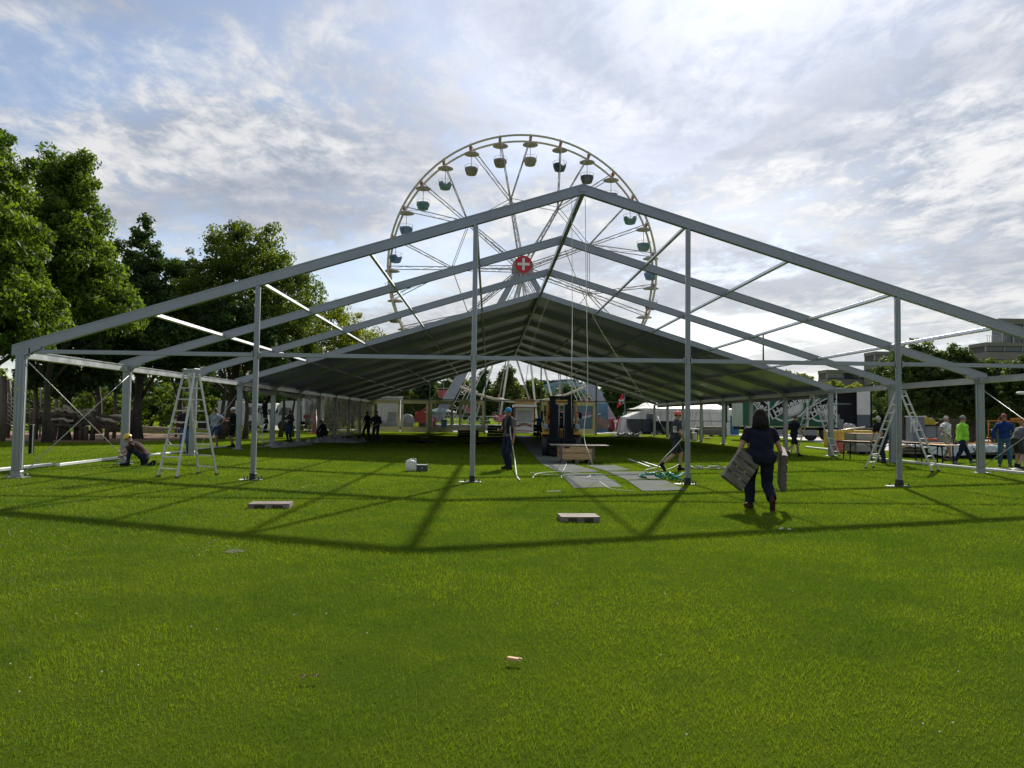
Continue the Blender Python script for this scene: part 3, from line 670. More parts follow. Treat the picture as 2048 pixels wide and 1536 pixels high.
# hills
def hill(name, pts, Y, dep, col):
    n = 40; P = []
    xs = np.linspace(pts[0][0], pts[-1][0], 90); zz = np.interp(xs, [p_[0] for p_ in pts], [p_[1] for p_ in pts])
    for j in range(9):
        f = math.sin(PI/2*j/8); P.append([(x, Y+dep*j/8, z*f*(1+.05*mnoise.noise(V((x*.02, j*.8, 0))))) for x, z in zip(xs, zz)])
    MB().grid(P[::-1]).build(name, col, kind='structure')
FOR = mat('distant_forest', (.045, .075, .085), 1., 0, .35, .06, spec=.0)  # green shifted to blue, haze over distance put into the colour
hill('wooded_hill', [(-900, 30), (-300, 60), (-60, 52), (at(1030, 800, 1150).x, 40), (at(1100, 770, 1150).x, at(1100, 765, 1150).z), (at(1150, 765, 1150).x, at(1150, 762, 1150).z), (at(1190, 782, 1150).x, at(1190, 782, 1150).z), (220, 46), (600, 40), (1500, 30)], 1000, 150, FOR)
rg = np.random.default_rng(4); n = 1500; xx = rg.uniform(60, 250, n); Q = []
b = MB()
for x in xx:
    zb = np.interp(x, [at(1100, 770, 1150).x, at(1150, 765, 1150).x, at(1190, 782, 1150).x], [at(1100, 765, 1150).z, at(1150, 762, 1150).z, at(1190, 782, 1150).z]); y = 1150+rg.uniform(-8, 8); f = 1.0
    b.lathe([(2.2, 0), (.1, rg.uniform(5, 8))], 4, (x*f, y, zb-3+rg.uniform(-2, 0)))
b.build('distant_conifers', FOR, kind='stuff')

# ------------------------------------------------------------------ big wheel
def build_wheel():
    Y = 72.0; hp = at(1045, 538, Y); W = T('ferris_wheel', 'giant ferris wheel with a round red hub sign bearing a white cross', 'ferris wheel', (hp.x, Y, 0))
    hz = hp.z; Rw = 268/FOC*(Y-CAMP.y)*1.0; NG = 27; a0 = R(-10.5); st = 2*PI/NG
    WS = mat('wheel_steel', (.36, .36, .36), .8, 0, .08, .5, spec=.08); CAN = mat('canopy_cloth', (.44, .40, .40), .9, 0, .1, 3, spec=.05)
    def pt(a, r, y): return V((r*math.sin(a), y, hz+r*math.cos(a)))
    hy = 1.05
    for y in (-hy, hy):   # the two rims, a ring each
        b = MB(); n = NG*4; vs = []
        pts = [pt(a0+2*PI*i/n, Rw, y) for i in range(n+1)]
        b.path(pts, .13, 8, cap=False); b.build('rim', mat('rim_paint', (.50, .48, .36), .8, spec=.1), W)
    nodes = []
    for q in range(9):
        an = a0+q*3*st
        b = MB(); sp = .45
        for y in (-hy*.75, hy*.75):
            for o in (-1, 1):
                t = V((math.cos(an), 0, -math.sin(an)))*o
                b.tube(pt(an, .8, y)+t*.25, pt(an, Rw*.53, y)+t*.10, .055, 6)
            k = 7
            for i in range(k):
                r1 = .9+(Rw*.53-.9)*i/k; r2 = .9+(Rw*.53-.9)*(i+1)/k; o = .22*(1 if i % 2 else -1)
                t = V((math.cos(an), 0, -math.sin(an))); b.tube(pt(an, r1, y)+t*o, pt(an, r2, y)-t*o, .022, 4)
        for i in range(5):
            r1 = 1.5+i*Rw*.53/5.5; b.tube(pt(an, r1, -hy*.75), pt(an, r1+1.4, hy*.75), .025, 4)
        b.build('spoke', WS, W)
        for j in (-1, 0, 1):
            b = MB(); a2 = an+j*st
            for y in (-hy, hy):
                t = V((math.cos(a2), 0, -math.sin(a2)))
                b.tube(pt(an, Rw*.53, y*.8), pt(a2, Rw, y), .055, 6)
            for i in range(4):
                f1, f2 = i/4, (i+1)/4; y1 = (-1)**i*hy*.85
                b.tube(pt(an, Rw*.53, y1).lerp(pt(a2, Rw, y1), f1), pt(an, Rw*.53, -y1).lerp(pt(a2, Rw, -y1), f2), .025, 4)
            b.build('spoke_arm', WS, W)
        b = MB(); an2 = an+3*st
        for y in (-hy*.8, hy*.8): b.tube(pt(an, Rw*.53, y), pt(an2, Rw*.53, y), .04, 6)
        b.build('tie_bar', WS, W)
        b = MB(); b.ell(pt(an, Rw*.53, 0), (.16, .95, .16), 8, 6); b.build('node', WS, W)
    # gondolas
    gc = {}
    def gmat(nm, c): return mat('gondola_'+nm, tuple(.62*x+.38*(sum(c)/3) for x in c), .5, 0, .2, 2, dirt=(.30, .32, .33), dirt_amt=.55)
    cols = [gmat('brown', (.22, .16, .13)), gmat('tan', (.30, .27, .22)), gmat('navy', (.04, .05, .13)), gmat('navy', (.04, .05, .13)), gmat('purple', (.12, .06, .13)), gmat('green', (.03, .22, .20)), gmat('teal', (.04, .25, .28)), gmat('sky', (.06, .25, .45)), gmat('grey', (.2, .2, .2)), gmat('red', (.45, .03, .04)), gmat('red', (.45, .03, .04)), gmat('red', (.45, .03, .04)),
            gmat('red', (.45, .03, .04)), gmat('red', (.45, .03, .04)), gmat('red', (.45, .03, .04)), gmat('red', (.45, .03, .04)), gmat('red', (.45, .03, .04)), gmat('red', (.45, .03, .04)), gmat('red', (.45, .03, .04)), gmat('brown', (.22, .16, .13)), gmat('brown', (.22, .16, .13)), gmat('purple', (.12, .06, .13)), gmat('blue', (.02, .16, .42)), gmat('blue', (.02, .16, .42)), gmat('teal', (.04, .25, .28)), gmat('teal', (.04, .25, .28)), gmat('brown', (.22, .16, .13))]
    n = 16
    def tub_mesh(m_):
        b = MB(); vs = []; fs = []
        prof = [(.42, 0.0), (.60, .06), (.66, .30), (.70, .32), (.72, .50), (.78, .52), (.80, .85), (.76, .86), (.74, .5), (.62, .12), (.1, .10)]
        for i, (r_, z) in enumerate(prof):
            for k in range(n):
                zz = z
                if z > .8 and k in (3, 4): zz = .52   # entry notch
                vs.append((r_*math.cos(2*PI*k/n), r_*math.sin(2*PI*k/n), zz))
        for i in range(len(prof)-1):
            for k in range(n): fs.append((i*n+k, i*n+(k+1) % n, (i+1)*n+(k+1) % n, (i+1)*n+k))
        fs.append(list(range(n))[::-1]); b.add(vs, fs, True)
        return b.mesh('gondola', m_)
    rb = MB()
    for k in range(8): rb.tube((.8*math.cos(PI*k/4), .8*math.sin(PI*k/4), .8), (.84*math.cos(PI*k/4), .84*math.sin(PI*k/4), 1.12), .012, 5)
    rb.path([(.84*math.cos(2*PI*k/20), .84*math.sin(2*PI*k/20), 1.12) for k in range(21)], .016, 5); rbm = rb.mesh('railing', WS)
    cnp = MB().lathe([(.02, 2.92), (.5, 2.80), (.92, 2.60), (.94, 2.54), (.5, 2.47), (.02, 2.46)], 20).mesh('canopy', CAN)
    plm = MB().tube((0, 0, .3), (0, 0, 3.05), .035, 7).mesh('hanger_pole', WS)
    fin = MB()
    fin.path([(0, 0, -.15), (-.10, 0, .12), (0, 0, .75)], [.12, .09, .01], 5); fin.box((0, 0, 0), (.34, 2.1, .10)); fin.path([(.10, 0, .0), (.18, 0, .4)], [.05, .01], 5)
    FINM = mat('rim_ornament', (.38, .12, .10), .5); finm = fin.mesh('rim_ornament', FINM)
    for i in range(NG):
        an = a0+i*st; P = pt(an, Rw-.35, 0); m_ = cols[i % 27]
        if m_.name not in gc: gc[m_.name] = tub_mesh(m_)
        o = link('gondola', gc[m_.name], W); o.location = (P.x, P.y, P.z-3.0); o.rotation_euler = (0, 0, i*1.9)
        link('canopy', cnp, o); link('hanger_pole', plm, o); link('railing', rbm, o)
        f = link('rim_ornament', finm, W); f.location = pt(an, Rw, 0)
    # hub and sign
    RX = Matrix.Rotation(PI/2, 3, 'X')
    b = MB(); b.lathe([(.55, -2.6), (.55, 2.6)], 20, (0, 0, hz), True, RX); b.lathe([(1.3, -1.0), (1.3, -.8)], 24, (0, 0, hz), True, RX); b.lathe([(1.3, .8), (1.3, 1.0)], 24, (0, 0, hz), True, RX); b.build('hub', WS, W)
    b = MB(); b.lathe([(1.02, 2.72), (1.02, 2.80)], 36, (0, 0, hz), False, RX); sg = b.build('hub_sign', mat('sign_red', (.50, .015, .03), .4, 0, .04, 2), W)
    b = MB(); b.box((0, -2.81, hz+.02), (.30, .03, 1.42)); b.box((-.43, -2.811, hz+.02), (.56, .03, .30)); b.box((.43, -2.811, hz+.02), (.56, .03, .30)); b.build('white_cross', WHITE, sg)
    # front legs: broad ribbed beams with a stair lattice beside each
    LEGM = mat('wheel_leg_paint', (.36, .40, .46), .45, .1, .06, 1)
    for s, fpx in ((-1, 872), (1, 1226)):
        ft = at(fpx, 838, Y-2.6); top = V((s*.75, -2.1, hz-.9)); bot = V((ft.x-hp.x, -2.6, .9))
        d = (bot-top).normalized(); side = V((d.z, 0, -d.x)).normalized()*-1 if s > 0 else V((-d.z, 0, d.x)).normalized()*-1
        side = V((-1 if s > 0 else 1, 0, 0))
        b = MB()
        tw, bw = .7, 1.45
        q = [top-side*tw/2, top+side*tw/2, bot+side*bw/2, bot-side*bw/2]
        vs = q+[p+V((0, .35, 0)) for p in q]; b.add(vs, [(0, 1, 2, 3), (7, 6, 5, 4), (0, 3, 7, 4), (1, 5, 6, 2), (0, 4, 5, 1), (3, 2, 6, 7)])
        for f in (-.36, -.12, .12, .36): b.bar(top+side*tw*f-V((0, .03, 0)), bot+side*bw*f-V((0, .03, 0)), .05, .05)
        b.build('support_leg', LEGM, W)
        b = MB(); o1, o2 = side*(tw/2+.25), side*(bw/2+.25); o3, o4 = side*(tw/2+.75), side*(bw/2+1.0)
        A0, A1, B0, B1 = top+o1, bot+o2, top+o3, bot+o4
        b.tube(A0, A1, .05, 6); b.tube(B0, B1, .05, 6)
        for i in range(44):
            f, g_ = i/44, (i+1)/44; b.tube(A0.lerp(A1, f), B0.lerp(B1, g_ if i % 2 else f), .02, 4)
        b.build('stair_lattice', WHITE, W)
        b = MB(); o5 = side*(bw/2+1.6); b.tube(top+o3+V((0, .8, 0)), bot+o4+side*.5+V((0, .8, 0)), .05, 6); b.tube(top+o3+V((0, 1.5, 0)), bot+o4+side*1.0+V((0, 1.5, 0)), .05, 6)
        for i in range(30):
            f = i/30; b.tube((top+o3+V((0, .8, 0))).lerp(bot+o4+side*.5+V((0, .8, 0)), f), (top+o3+V((0, 1.5, 0))).lerp(bot+o4+side*1.0+V((0, 1.5, 0)), f+.03), .02, 4)
        b.build('cable_ladder', WHITE, W)
    for (px, py) in ((945, 782), (998, 800), (1078, 800), (1122, 800)):
        e = at(px, py, Y+3.2); b = MB(); b.tube((0, 2.2, hz-.3), (e.x-hp.x, 5.2, 0.2), .13, 8); b.build('rear_strut', WHITE, W)
    # platform and fence
    b = MB(); b.box((0, .2, .45), (21, 7.2, .3)); b.box((0, -3.3, .2), (21, .1, .38)); b.build('platform', GREYP, W)
    for sx in (-1, 1):
        b = MB(); b.box((sx*8.6, -3.2, .95), (5.2, .5, .08)); b.build('step', STEEL, W)
        b = MB()
        for i in range(12): b.tube((sx*(2.6+i*.7), -3.45, .6), (sx*(2.6+i*.7), -3.45, 1.6), .02, 5)
        b.tube((sx*2.6, -3.45, 1.6), (sx*10.3, -3.45, 1.6), .03, 6); b.tube((sx*2.6, -3.45, 1.1), (sx*10.3, -3.45, 1.1), .02, 6); b.build('platform_railing', WHITE, W)
    for sx in (-1, 1):
        for x in (4.6, 5.9):
            c = MB(); c.path([(sx*x+.32*math.cos(t*PI/6), -3.5, 1.15+.32*math.sin(t*PI/6)) for t in range(13)], .05, 6); c.build('decorative_ring', WHITE, W)
    for px in (1000+0, ):
        pass
    return W
build_wheel()
# red machine boxes under the legs and ride equipment
def machine(px0, px1, py0, Y, label, m=RED):
    x0, x1 = gx(px0, Y), gx(px1, Y); h = at(px0, py0, Y).z
    t = T('machinery_box', label, 'machine box', ((x0+x1)/2, Y, 0))
    b = MB(); b.box((0, 0, h/2+.1), (x1-x0, 1.6, h-.2), ch=.04); b.build('housing', m, t)
    for i in range(4): MB().box(((i-1.5)*(x1-x0)/4.3, -.82, h/2+.1), (.05, .03, h*.8)).build('rib', m, t)
    for i in (-1, 1):
        c = MB(); c.tube((i*(x1-x0)*.28, -1.0, .0), (i*(x1-x0)*.28, -1.0, h*.8), .09, 8); c.box((i*(x1-x0)*.28, -1.0, h*.82), (.4, .3, .3), ch=.05); c.box((i*(x1-x0)*.28, -1.0, .03), (.4, .4, .05)); c.build('jack_leg', WHITE, t)
    return t
machine(1219, 1258, 838, 68, 'dark red machinery box with two white jack legs below the right wheel leg')
machine(838, 872, 836, 68, 'dark red machinery box behind the clear window below the left wheel leg')
# red flag
t = T('flag', 'red pennant flag with a white letter M hanging from a tilted pole', 'flag', at(1236, 850, 62))
t.location.z = 0; P0 = at(1248, 785, 62)-V((t.location.x, t.location.y, 0)); P1 = at(1250, 822, 62)-V((t.location.x, t.location.y, 0)); P2 = at(1240, 842, 62)-V((t.location.x, t.location.y, 0))
MB().path([(P2.x, 0, .0), (P2.x, 0, P2.z), (P1.x, 0, P1.z), (P0.x, 0, P0.z+.1)], .035, 6).build('pole', GREYP, t)
FL = fabric_tr('flag_red', (.55, .02, .04), .3, .6)
q = [at(1246, 785, 62), at(1248, 806, 62), at(1233, 817, 62), at(1235, 806, 62)]; q = [p-V((t.location.x, t.location.y, 0)) for p in q]
fg = MB(); fg.grid([[q[0].lerp(q[3], j/6)+V((0, .06*math.sin(j+i), 0)) for j in range(7)] if i == 0 else [(q[0].lerp(q[1], i/6)).lerp(q[3].lerp(q[2], i/6), j/6)+V((0, .07*math.sin(j*1.3+i), 0)) for j in range(7)] for i in range(7)]); fgo = fg.build('cloth', FL, t)
c = (q[0]+q[1]+q[2]+q[3])/4; lettering('M', .7, WHITE, (c.x+.1, -.12, c.z), fgo, (PI/2, -.15, 0), offset=.02)

# ticket booth
def booth():
    Y = 60.0; x0, x1 = gx(1027, Y), gx(1071, Y); cx = (x0+x1)/2; W_ = x1-x0; zt = at(1048, 811, Y).z
    t = T('ticket_booth', 'white ticket booth with dark red trim and a yellow sign on its roof', 'booth', (cx, Y, 0))
    MR_ = mat('booth_red', (.20, .02, .035), .45); SH = mat('booth_shutter', (.36, .37, .40), .5, .1, .05, 2)
    b = MB(); b.box((0, 1.2, zt/2), (W_*.9, 2.4, zt-.3), ch=.02); b.build('body', WHITE, t)
    for s in (-1, 1): MB().box((s*W_*.45, -.03, zt/2), (.13, .08, zt-.4)).build('corner_trim', MR_, t)
    MB().box((0, -.05, 1.62), (W_*.72, .04, 1.25)).build('shutter', SH, t)
    for i in range(9): MB().box((0, -.075, 1.08+i*.14), (W_*.7, .015, .03)).build('shutter_slat', SH, t)
    MB().box((0, -.16, 1.0), (W_*.8, .25, .05)).build('counter', WHITE, t)
    MB().box((0, .9, zt-.05), (W_*1.08, 3.1, .26), ch=.04).build('roof', WHITE, t)
    MB().box((0, -.67, zt-.24), (W_*1.06, .05, .10)).build('roof_trim', MR_, t)
    MB().box((0, -.03, .12), (W_*.85, .06, .12)).build('plinth_trim', MR_, t)
    a = MB(); P = []
    for i in range(13):
        u = -1+2*i/12; zc = .82-.22*u*u; P.append([(u*W_*.33, -.07, zc-.10), (u*W_*.33, -.07, zc+.10)])
    a.grid(P); ar = a.build('arched_banner', MR_, t)
    lettering('Tour du Monde', .17, OFFW, (0, -.085, .8), ar)
    sg = MB(); sg.box((0, .2, zt+.38), (W_*.92, .16, .52), ch=.02); so = sg.build('sign', mat('sign_frame', (.30, .10, .04), .5), t)
    MB().box((0, .11, zt+.38), (W_*.84, .02, .40)).build('sign_face', mat('sign_yellow', (.62, .40, .10), .5), so)
    lettering('GLACE', .30, MR_, (-W_*.19, .09, zt+.39), so, offset=.008); lettering('KASSE', .27, mat('sign_brown', (.25, .08, .10), .5), (W_*.22, .09, zt+.39), so, offset=.008)
booth()
# booth left signs, blue hut, far containers
def boxy(name, label, cat, px0, px1, py0, py1, Y, dep, m, parts=None, grp=None):
    x0, x1 = gx(px0, Y), gx(px1, Y); z0 = max(0, at((px0+px1)/2, py1, Y).z); z1 = at((px0+px1)/2, py0, Y).z
    if z0 < .25: z0 = 0
    t = T(name, label, cat, ((x0+x1)/2, Y, 0), 0, grp); w_, h = x1-x0, z1-z0
    MB().box((0, dep/2, z0+h/2), (w_, dep, h), ch=min(.03, h*.05)).build('body', m, t)
    return t, w_, z0, h
t, w_, z0, h = boxy('white_container', 'tall white container seen through the far left window wall', 'container', 753, 799, 794, 854, 64, 2.4, WHITE)
MB().box((0, 1.2, z0+h+.05), (w_*1.05, 2.6, .12)).build('roof', GREYP, t); MB().box((.4, -.02, z0+h*.35), (.9, .05, 1.0)).build('hatch', GREYP, t)
for i in range(5): MB().tube((-w_/2+.3+i*.45, -.25, 0), (-w_/2+.3+i*.45, -.25, 1.0), .05, 6).build('post', STEEL, t)
MB().box((0, -.3, .55), (w_*1.05, .35, .35)).build('bumper_step', STEEL, t)
# painted ride facade (plain abstract stand-in)
t, w_, z0, h = boxy('ride_facade', 'blue and orange painted ride facade behind the right far window', 'ride facade', 1142, 1216, 806, 860, 66, .5, mat('facade_blue', (.09, .19, .27), .6, 0, .3, .8))
PC = [mat('facade_white', (.6, .6, .6), .6), mat('facade_orange', (.33, .19, .12), .6, 0, .3, 2), mat('facade_purple', (.22, .14, .28), .6, 0, .3, 2), mat('facade_brown', (.22, .15, .12), .6, 0, .3, 2)]
MB().prism([(-w_/2, 1.5), (-w_/2, 1.1), (w_*.3, 2.0), (w_*.3, 2.12)], -.03).build('painted_slope', PC[0], t)
rdm = random.Random(3)
for i in range(9):
    x = w_*(.08+.40*rdm.random()); hh = .5+1.2*rdm.random(); MB().box((x, -.03-.004*i, .35+hh/2), (.25+.3*rdm.random(), .04, hh)).build('painted_tower', PC[1 if i % 2 else 3], t)
MB().prism([(-w_/2, 1.5), (w_*.25, 2.1), (w_*.1, 2.3), (-w_/2, 2.2)], -.02).build('painted_band', PC[2], t)
# fairground lorry rails and red ride arms at the left
t = T('ride_carriage', 'red and white folded ride carriage seen through the second far window', 'fairground ride', (gx(828, 66), 66, 0))
MB().box((0, 0, 1.0), (3.6, 1.6, .35), ch=.05).build('chassis', RED, t); MB().box((.8, 0, 1.6), (1.3, 1.4, .9), ch=.08).build('cabin', RED, t); MB().box((-1.0, -.1, 1.45), (1.4, 1.2, .2)).build('deck', WHITE, t)
for x in (-1.2, 1.2):
    MB().lathe([(.42, -.15), (.42, .15)], 18, (x, -.8, .42), True, Matrix.Rotation(PI/2, 3, 'X')).build('wheel', DARK, t)
MB().tube((-.2, -.7, 1.2), (1.4, -.7, 2.5), .08, 6).build('arm', RED, t)
MB().ell((-.7, -.9, .95), (.85, .3, .8), 18, 10).build('grey_dome', GREYP, t)
t = T('umbrella', 'pale blue grey parasol behind the third far window', 'parasol', (gx(880, 58), 58, 0))
zt = at(880, 815, 58).z; MB().lathe([(1.7, zt-.5), (1.6, zt-.4), (.05, zt)], 8, smooth=False).build('canopy', fabric_tr('parasol_cloth', (.30, .42, .45), .3), t); MB().tube((0, 0, 0), (0, 0, zt), .03, 8).build('pole', WHITE, t)
t, w_, z0, h = boxy('blue_bin', 'dark blue bin standing behind the third far window', 'bin', 882, 893, 841, 858, 57, .8, mat('bin_blue', (.02, .08, .2), .5)); MB().box((0, .4, z0+h+.03), (w_*1.1, .9, .07)).build('lid', BLACKM, t)
# black stacks under the roof
def stack(px0, px1, py0, py1, label, n):
    g0 = G((px0+px1)/2, py1); Y = g0.y; x0, x1 = at(px0, py1, Y).x, at(px1, py1, Y).x; h = at(px0, py0, Y).z; w_ = x1-x0
    t = T('pallet_box_stack', label, 'stack', ((x0+x1)/2, Y+.4, 0))
    for i in range(n): MB().box(((i % 2)*.03, 0, (i+.5)*h/n), (w_, .8, h/n-.03), ch=.015).build('box', BLACKM, t)
stack(915, 957, 860, 873, 'low black flat cases stacked beside the second gable post', 3)
stack(974, 1010, 850, 884, 'tall black cases stacked behind the man in the blue cap', 6)
stack(1067, 1083, 848, 872, 'narrow black case stack left of the forklift', 3)
for px, py, r_, lab in ((842, 886, .62, 'dark round table top lying in the shade left of the gable post'), (955, 889, .6, 'dark round table top lying in the shade behind the gable post')):
    p = G(px, py); t = T('table_top', lab, 'table top', (p.x, p.y, 0)); MB().lathe([(r_*1.25, .10), (r_*1.3, .12), (r_*1.3, .15)], 28).build('disc', BLACKM, t); MB().lathe([(.25, 0), (.2, .10)], 12).build('foot', BLACKM, t)
p = G(848, 876); tag(MB().bar((p.x-.25, p.y, .03), (p.x+.3, p.y+.3, .05), .05, .02).build('wood_strip', OFFW), 'short pale strip lying in the shade near the left disc', 'strip')

# ------------------------------------------------------------------ white festival tent on the right
def white_tent():
    Y = 62.0; x0, x1 = gx(1284, Y), gx(1478, Y); cx = (x0+x1)/2; W_ = x1-x0
    t = T('festival_tent', 'long white festival tent with a draped roof behind the right posts', 'tent', (cx, Y, 0))
    TF = fabric_tr('tent_white', (.72, .72, .70), .22, .5, .06, .7)
    ze = at(1400, 818, Y).z; zr = at(1440, 792, Y+5).z; dep = 9.0
    def wl(x): return (x-cx)
    # long wall with folds
    P = [[(-W_/2+W_*i/60, .10*math.sin(i*1.9)+.06*math.sin(i*.7), z) for z in (0, .8, 1.6, ze)] for i in range(61)]
    MB().grid(P).build('side_wall', TF, t)
    P = [[(s_, dep*j/10+0*.1, z) for z in (0, 1.5, ze)] for j in range(11) for s_ in (W_/2,)]
    MB().grid(P).build('end_wall', TF, t)
    P = [[(-W_/2-.0+.08*math.sin(j*2.1), dep*j/10, z) for z in (0, 1.5, ze-.3)] for j in range(11)]
    MB().grid(P[::-1]).build('end_wall', TF, t)
    # draped roof: ridge with peaks
    P = []
    for i in range(41):
        u = i/40; x = -W_/2+W_*u; pk = zr-.7*math.sin(PI*((u*2.0) % 1.0))**.7*.7
        fade = min(1, min(u, 1-u)*5); zz = ze+(pk-ze)*fade; row = []
        for j in range(9):
            v = j/8; s_ = 1-abs(2*v-1); row.append((x, v*dep-.15, ze+(zz-ze)*(s_**1.15)+.03*math.sin(i*1.2+j)))
        P.append(row)
    MB().grid(P).build('roof', TF, t)
    P = [[(-W_/2+W_*i/60, -.16+.03*math.sin(i*2.3), ze+.02-.32*q-.05*math.sin(i*1.05)**2*q) for q in (0, 1)] for i in range(61)]
    MB().grid(P).build('valance', TF, t)
    for i in range(8):
        x = -W_/2+W_*(i+.5)/8; MB().tube((x, -.12, ze), (x-.9*(-1)**i*.3, -.2, .9), .02, 4).build('tie_rope', GREYP, t)
    # lower annex at the left end
    MB().prism([(-W_/2-2.0, 0), (-W_/2-1.6, 1.7), (-W_/2+.2, ze-.25), (-W_/2+.2, 0)], 4.0, Matrix.Translation((0, .3, 0))).build('annex', TF, t)
    MB().box((-W_/2+.9, -.2, 1.1), (.9, .08, 1.9)).build('doorway', mat('dark_doorway', (.10, .11, .11), .8), t)
    for s in (-.3, -1.2): MB().tube((-W_/2+s, .2, 2.0), (-W_/2+s-1.0, -1.0, 0), .02, 4).build('guy_rope', ROPE, t)
white_tent()
t, w_, z0, h = boxy('site_cabin', 'white site cabin with a bright blue door right of the festival tent', 'cabin', 1450, 1481, 822, 860, 56, 2.2, WHITE)
MB().box((w_*.12, -.03, 1.0), (w_*.55, .05, 1.9)).build('door', mat('door_blue', (.02, .13, .36), .4), t)
MB().box((-w_*.44, -.12, 1.5), (.5, .2, 2.9), ch=.03).build('corner_panel', OFFW, t)
t, w_, z0, h = boxy('speaker_column', 'tall dark speaker column beside the sixth right post', 'speaker', 1448, 1455, 808, 846, 46, .4, BLACKM)
MB().tube((0, .2, 0), (0, .2, z0), .04, 6).build('pole', BLACKM, t)
# dark tipping skips
for i, (a, b_) in enumerate(((1258, 1284), (1283, 1309))):
    Y = 58; x0, x1 = gx(a, Y), gx(b_, Y); t = T('tipping_skip', ('left' if i == 0 else 'right')+' one of two dark tub shaped skips beside the red box', 'skip', ((x0+x1)/2, Y, 0), 0, 'dark skips beside the tent'); w_ = x1-x0
    MB().prism([(-w_/2, 1.45), (-w_/2, .7), (-w_*.32, .2), (w_*.32, .2), (w_/2, .7), (w_/2, 1.45)], 1.4).build('tub', mat('skip_paint', (.03, .035, .055), .5, 0, .2, 2), t)
    MB().box((0, .7, 1.47), (w_*1.02, 1.5, .07)).build('rim', BLACKM, t); MB().box((0, .7, .1), (w_*.5, 1.2, .2)).build('base', BLACKM, t)
t, w_, z0, h = boxy('low_trailer', 'low black trailer parked in front of the festival tent', 'trailer', 1308, 1380, 842, 860, 57, 1.6, BLACKM)
for x in (-.8, .8): MB().lathe([(.36, -.12), (.36, .12)], 14, (x, -.1, .36), True, Matrix.Rotation(PI/2, 3, 'X')).build('wheel', DARK, t)
# long bench boards in front of the tent
def table(px0, py0, px1, py1, label, zt=.76, wd=.5, grp='folding tables set out on the lawn', leg=BLACKM, dep=None):
    a, b_ = G(px0, py0), G(px1, py1)
    c = (a+b_)/2; d = b_-a; L_ = d.length; an = math.atan2(d.y, d.x)
    t = T('folding_table', label, 'table', (c.x, c.y, 0), an, grp)
    MB().box((0, 0, zt), (L_, wd, .035), ch=.008).build('table_top', WOODL, t)
    MB().box((0, -wd/2-.003, zt-.03), (L_-.02, .012, .05)).build('edge_rail', BLACKM, t)
    for s in (-1, 1):
        for u in (-1, 1): MB().bar((s*(L_/2-.25), u*wd*.4, 0), (s*(L_/2-.28), u*wd*.4, zt-.02), .035, .035).build('leg', leg, t)
        MB().bar((s*(L_/2-.25), -wd*.4, .15), (s*(L_/2-.25), wd*.4, .15), .025, .025).build('cross_bar', leg, t)
        MB().tube((s*(L_/2-.27), 0, .45), (s*(L_/2-.75), 0, zt-.04), .012, 5).build('strut', leg, t)
    return t
table(1683, 917, 1762, 922, 'folding table with black legs nearest the stepladder on the right', .72)
table(1748, 922, 1852, 928, 'folding table passing behind the right gable post')
table(1856, 926, 1905, 931, 'folding table half hidden behind the white tarp', .70)
p = at(1408, 842, 44)
t = T('long_bench', 'long thin dark board on trestles in front of the festival tent', 'bench', (p.x, 44, 0)); z = p.z
MB().box((0, 0, z), (4.6, .5, .05)).build('board', BLACKM, t)
for x in (-1.9, -.2, 1.7): MB().bar((x, 0, 0), (x, 0, z), .06, .3).build('leg', BLACKM, t)
t, w_, z0, h = boxy('white_table', 'white topped low table between the right posts', 'table', 1376, 1400, 857, 860, 40, .8, WHITE)
MB().box((-.2, .3, z0/2), (.08, .5, z0)).build('leg', BLACKM, t); MB().box((.25, .3, z0/2), (.08, .5, z0)).build('leg', BLACKM, t)
t, w_, z0, h = boxy('small_box', 'small pale upright box standing on the grass between the right posts', 'box', 1385, 1394, 866, 878, 36, .3, OFFW); MB().box((0, .15, h+.01), (w_*1.04, .32, .02)).build('lid', WHITE, t)
p = G(1415, 878); t = T('orange_tray', 'small orange and white tray lying by the sixth right post', 'tray', (p.x, p.y, 0)); MB().box((0, 0, .06), (.42, .25, .1), ch=.02).build('tray', mat('orange_plastic', (.6, .14, .03), .4), t); MB().box((.02, 0, .13), (.2, .2, .05)).build('cloth', WHITE, t)
# wooden crates
def crate(px0, px1, pyb, zt, label, mw, dep=1.0, n=5, rz=0., side=None, grp=None, lid=True):
    a, b_ = G(px0, pyb), G(px1, pyb); w_ = (b_-a).length; c = (a+b_)/2
    t = T('wooden_crate', label, 'crate', (c.x, c.y+dep/2, 0), rz, grp); bh = (zt-.12)/n
    for i in range(n):
        for y in (-dep/2, dep/2): MB().box((0, y, .12+bh*(i+.5)), (w_, .025, bh-.02)).build('plank', mw, t)
        for x in (-w_/2, w_/2): MB().box((x, 0, .12+bh*(i+.5)), (.025, dep-.03, bh-.02)).build('plank', side or mw, t)
    for x in (-w_/2+.03, w_/2-.03):
        for y in (-1, 1): MB().box((x, y*(dep/2+.012), .12+(zt-.12)/2), (.08, .03, zt-.12)).build('corner_batten', WOODG, t)
    for x in (-w_*.38, 0, w_*.38): MB().box((x, 0, .06), (.12, dep, .11)).build('skid', WOODG, t)
    if lid: MB().box((0, 0, zt+.012), (w_*1.02, dep*1.02, .02)).build('lid', WOODL, t)
    return t
crate(1315, 1346, 869, .92, 'brown slatted crate with a white cloth left of the man in the orange helmet', WOODG, 1.2)
crate(1405, 1447, 873, .88, 'dark slatted wooden crate behind the sixth right post', WOODG, 1.0, 6)
crate(1713, 1755, 909, .95, 'pale panelled crate with a bright lid behind the folding table', wood('grey_board', (.48, .45, .42), (.34, .31, .29)), .95, 3)
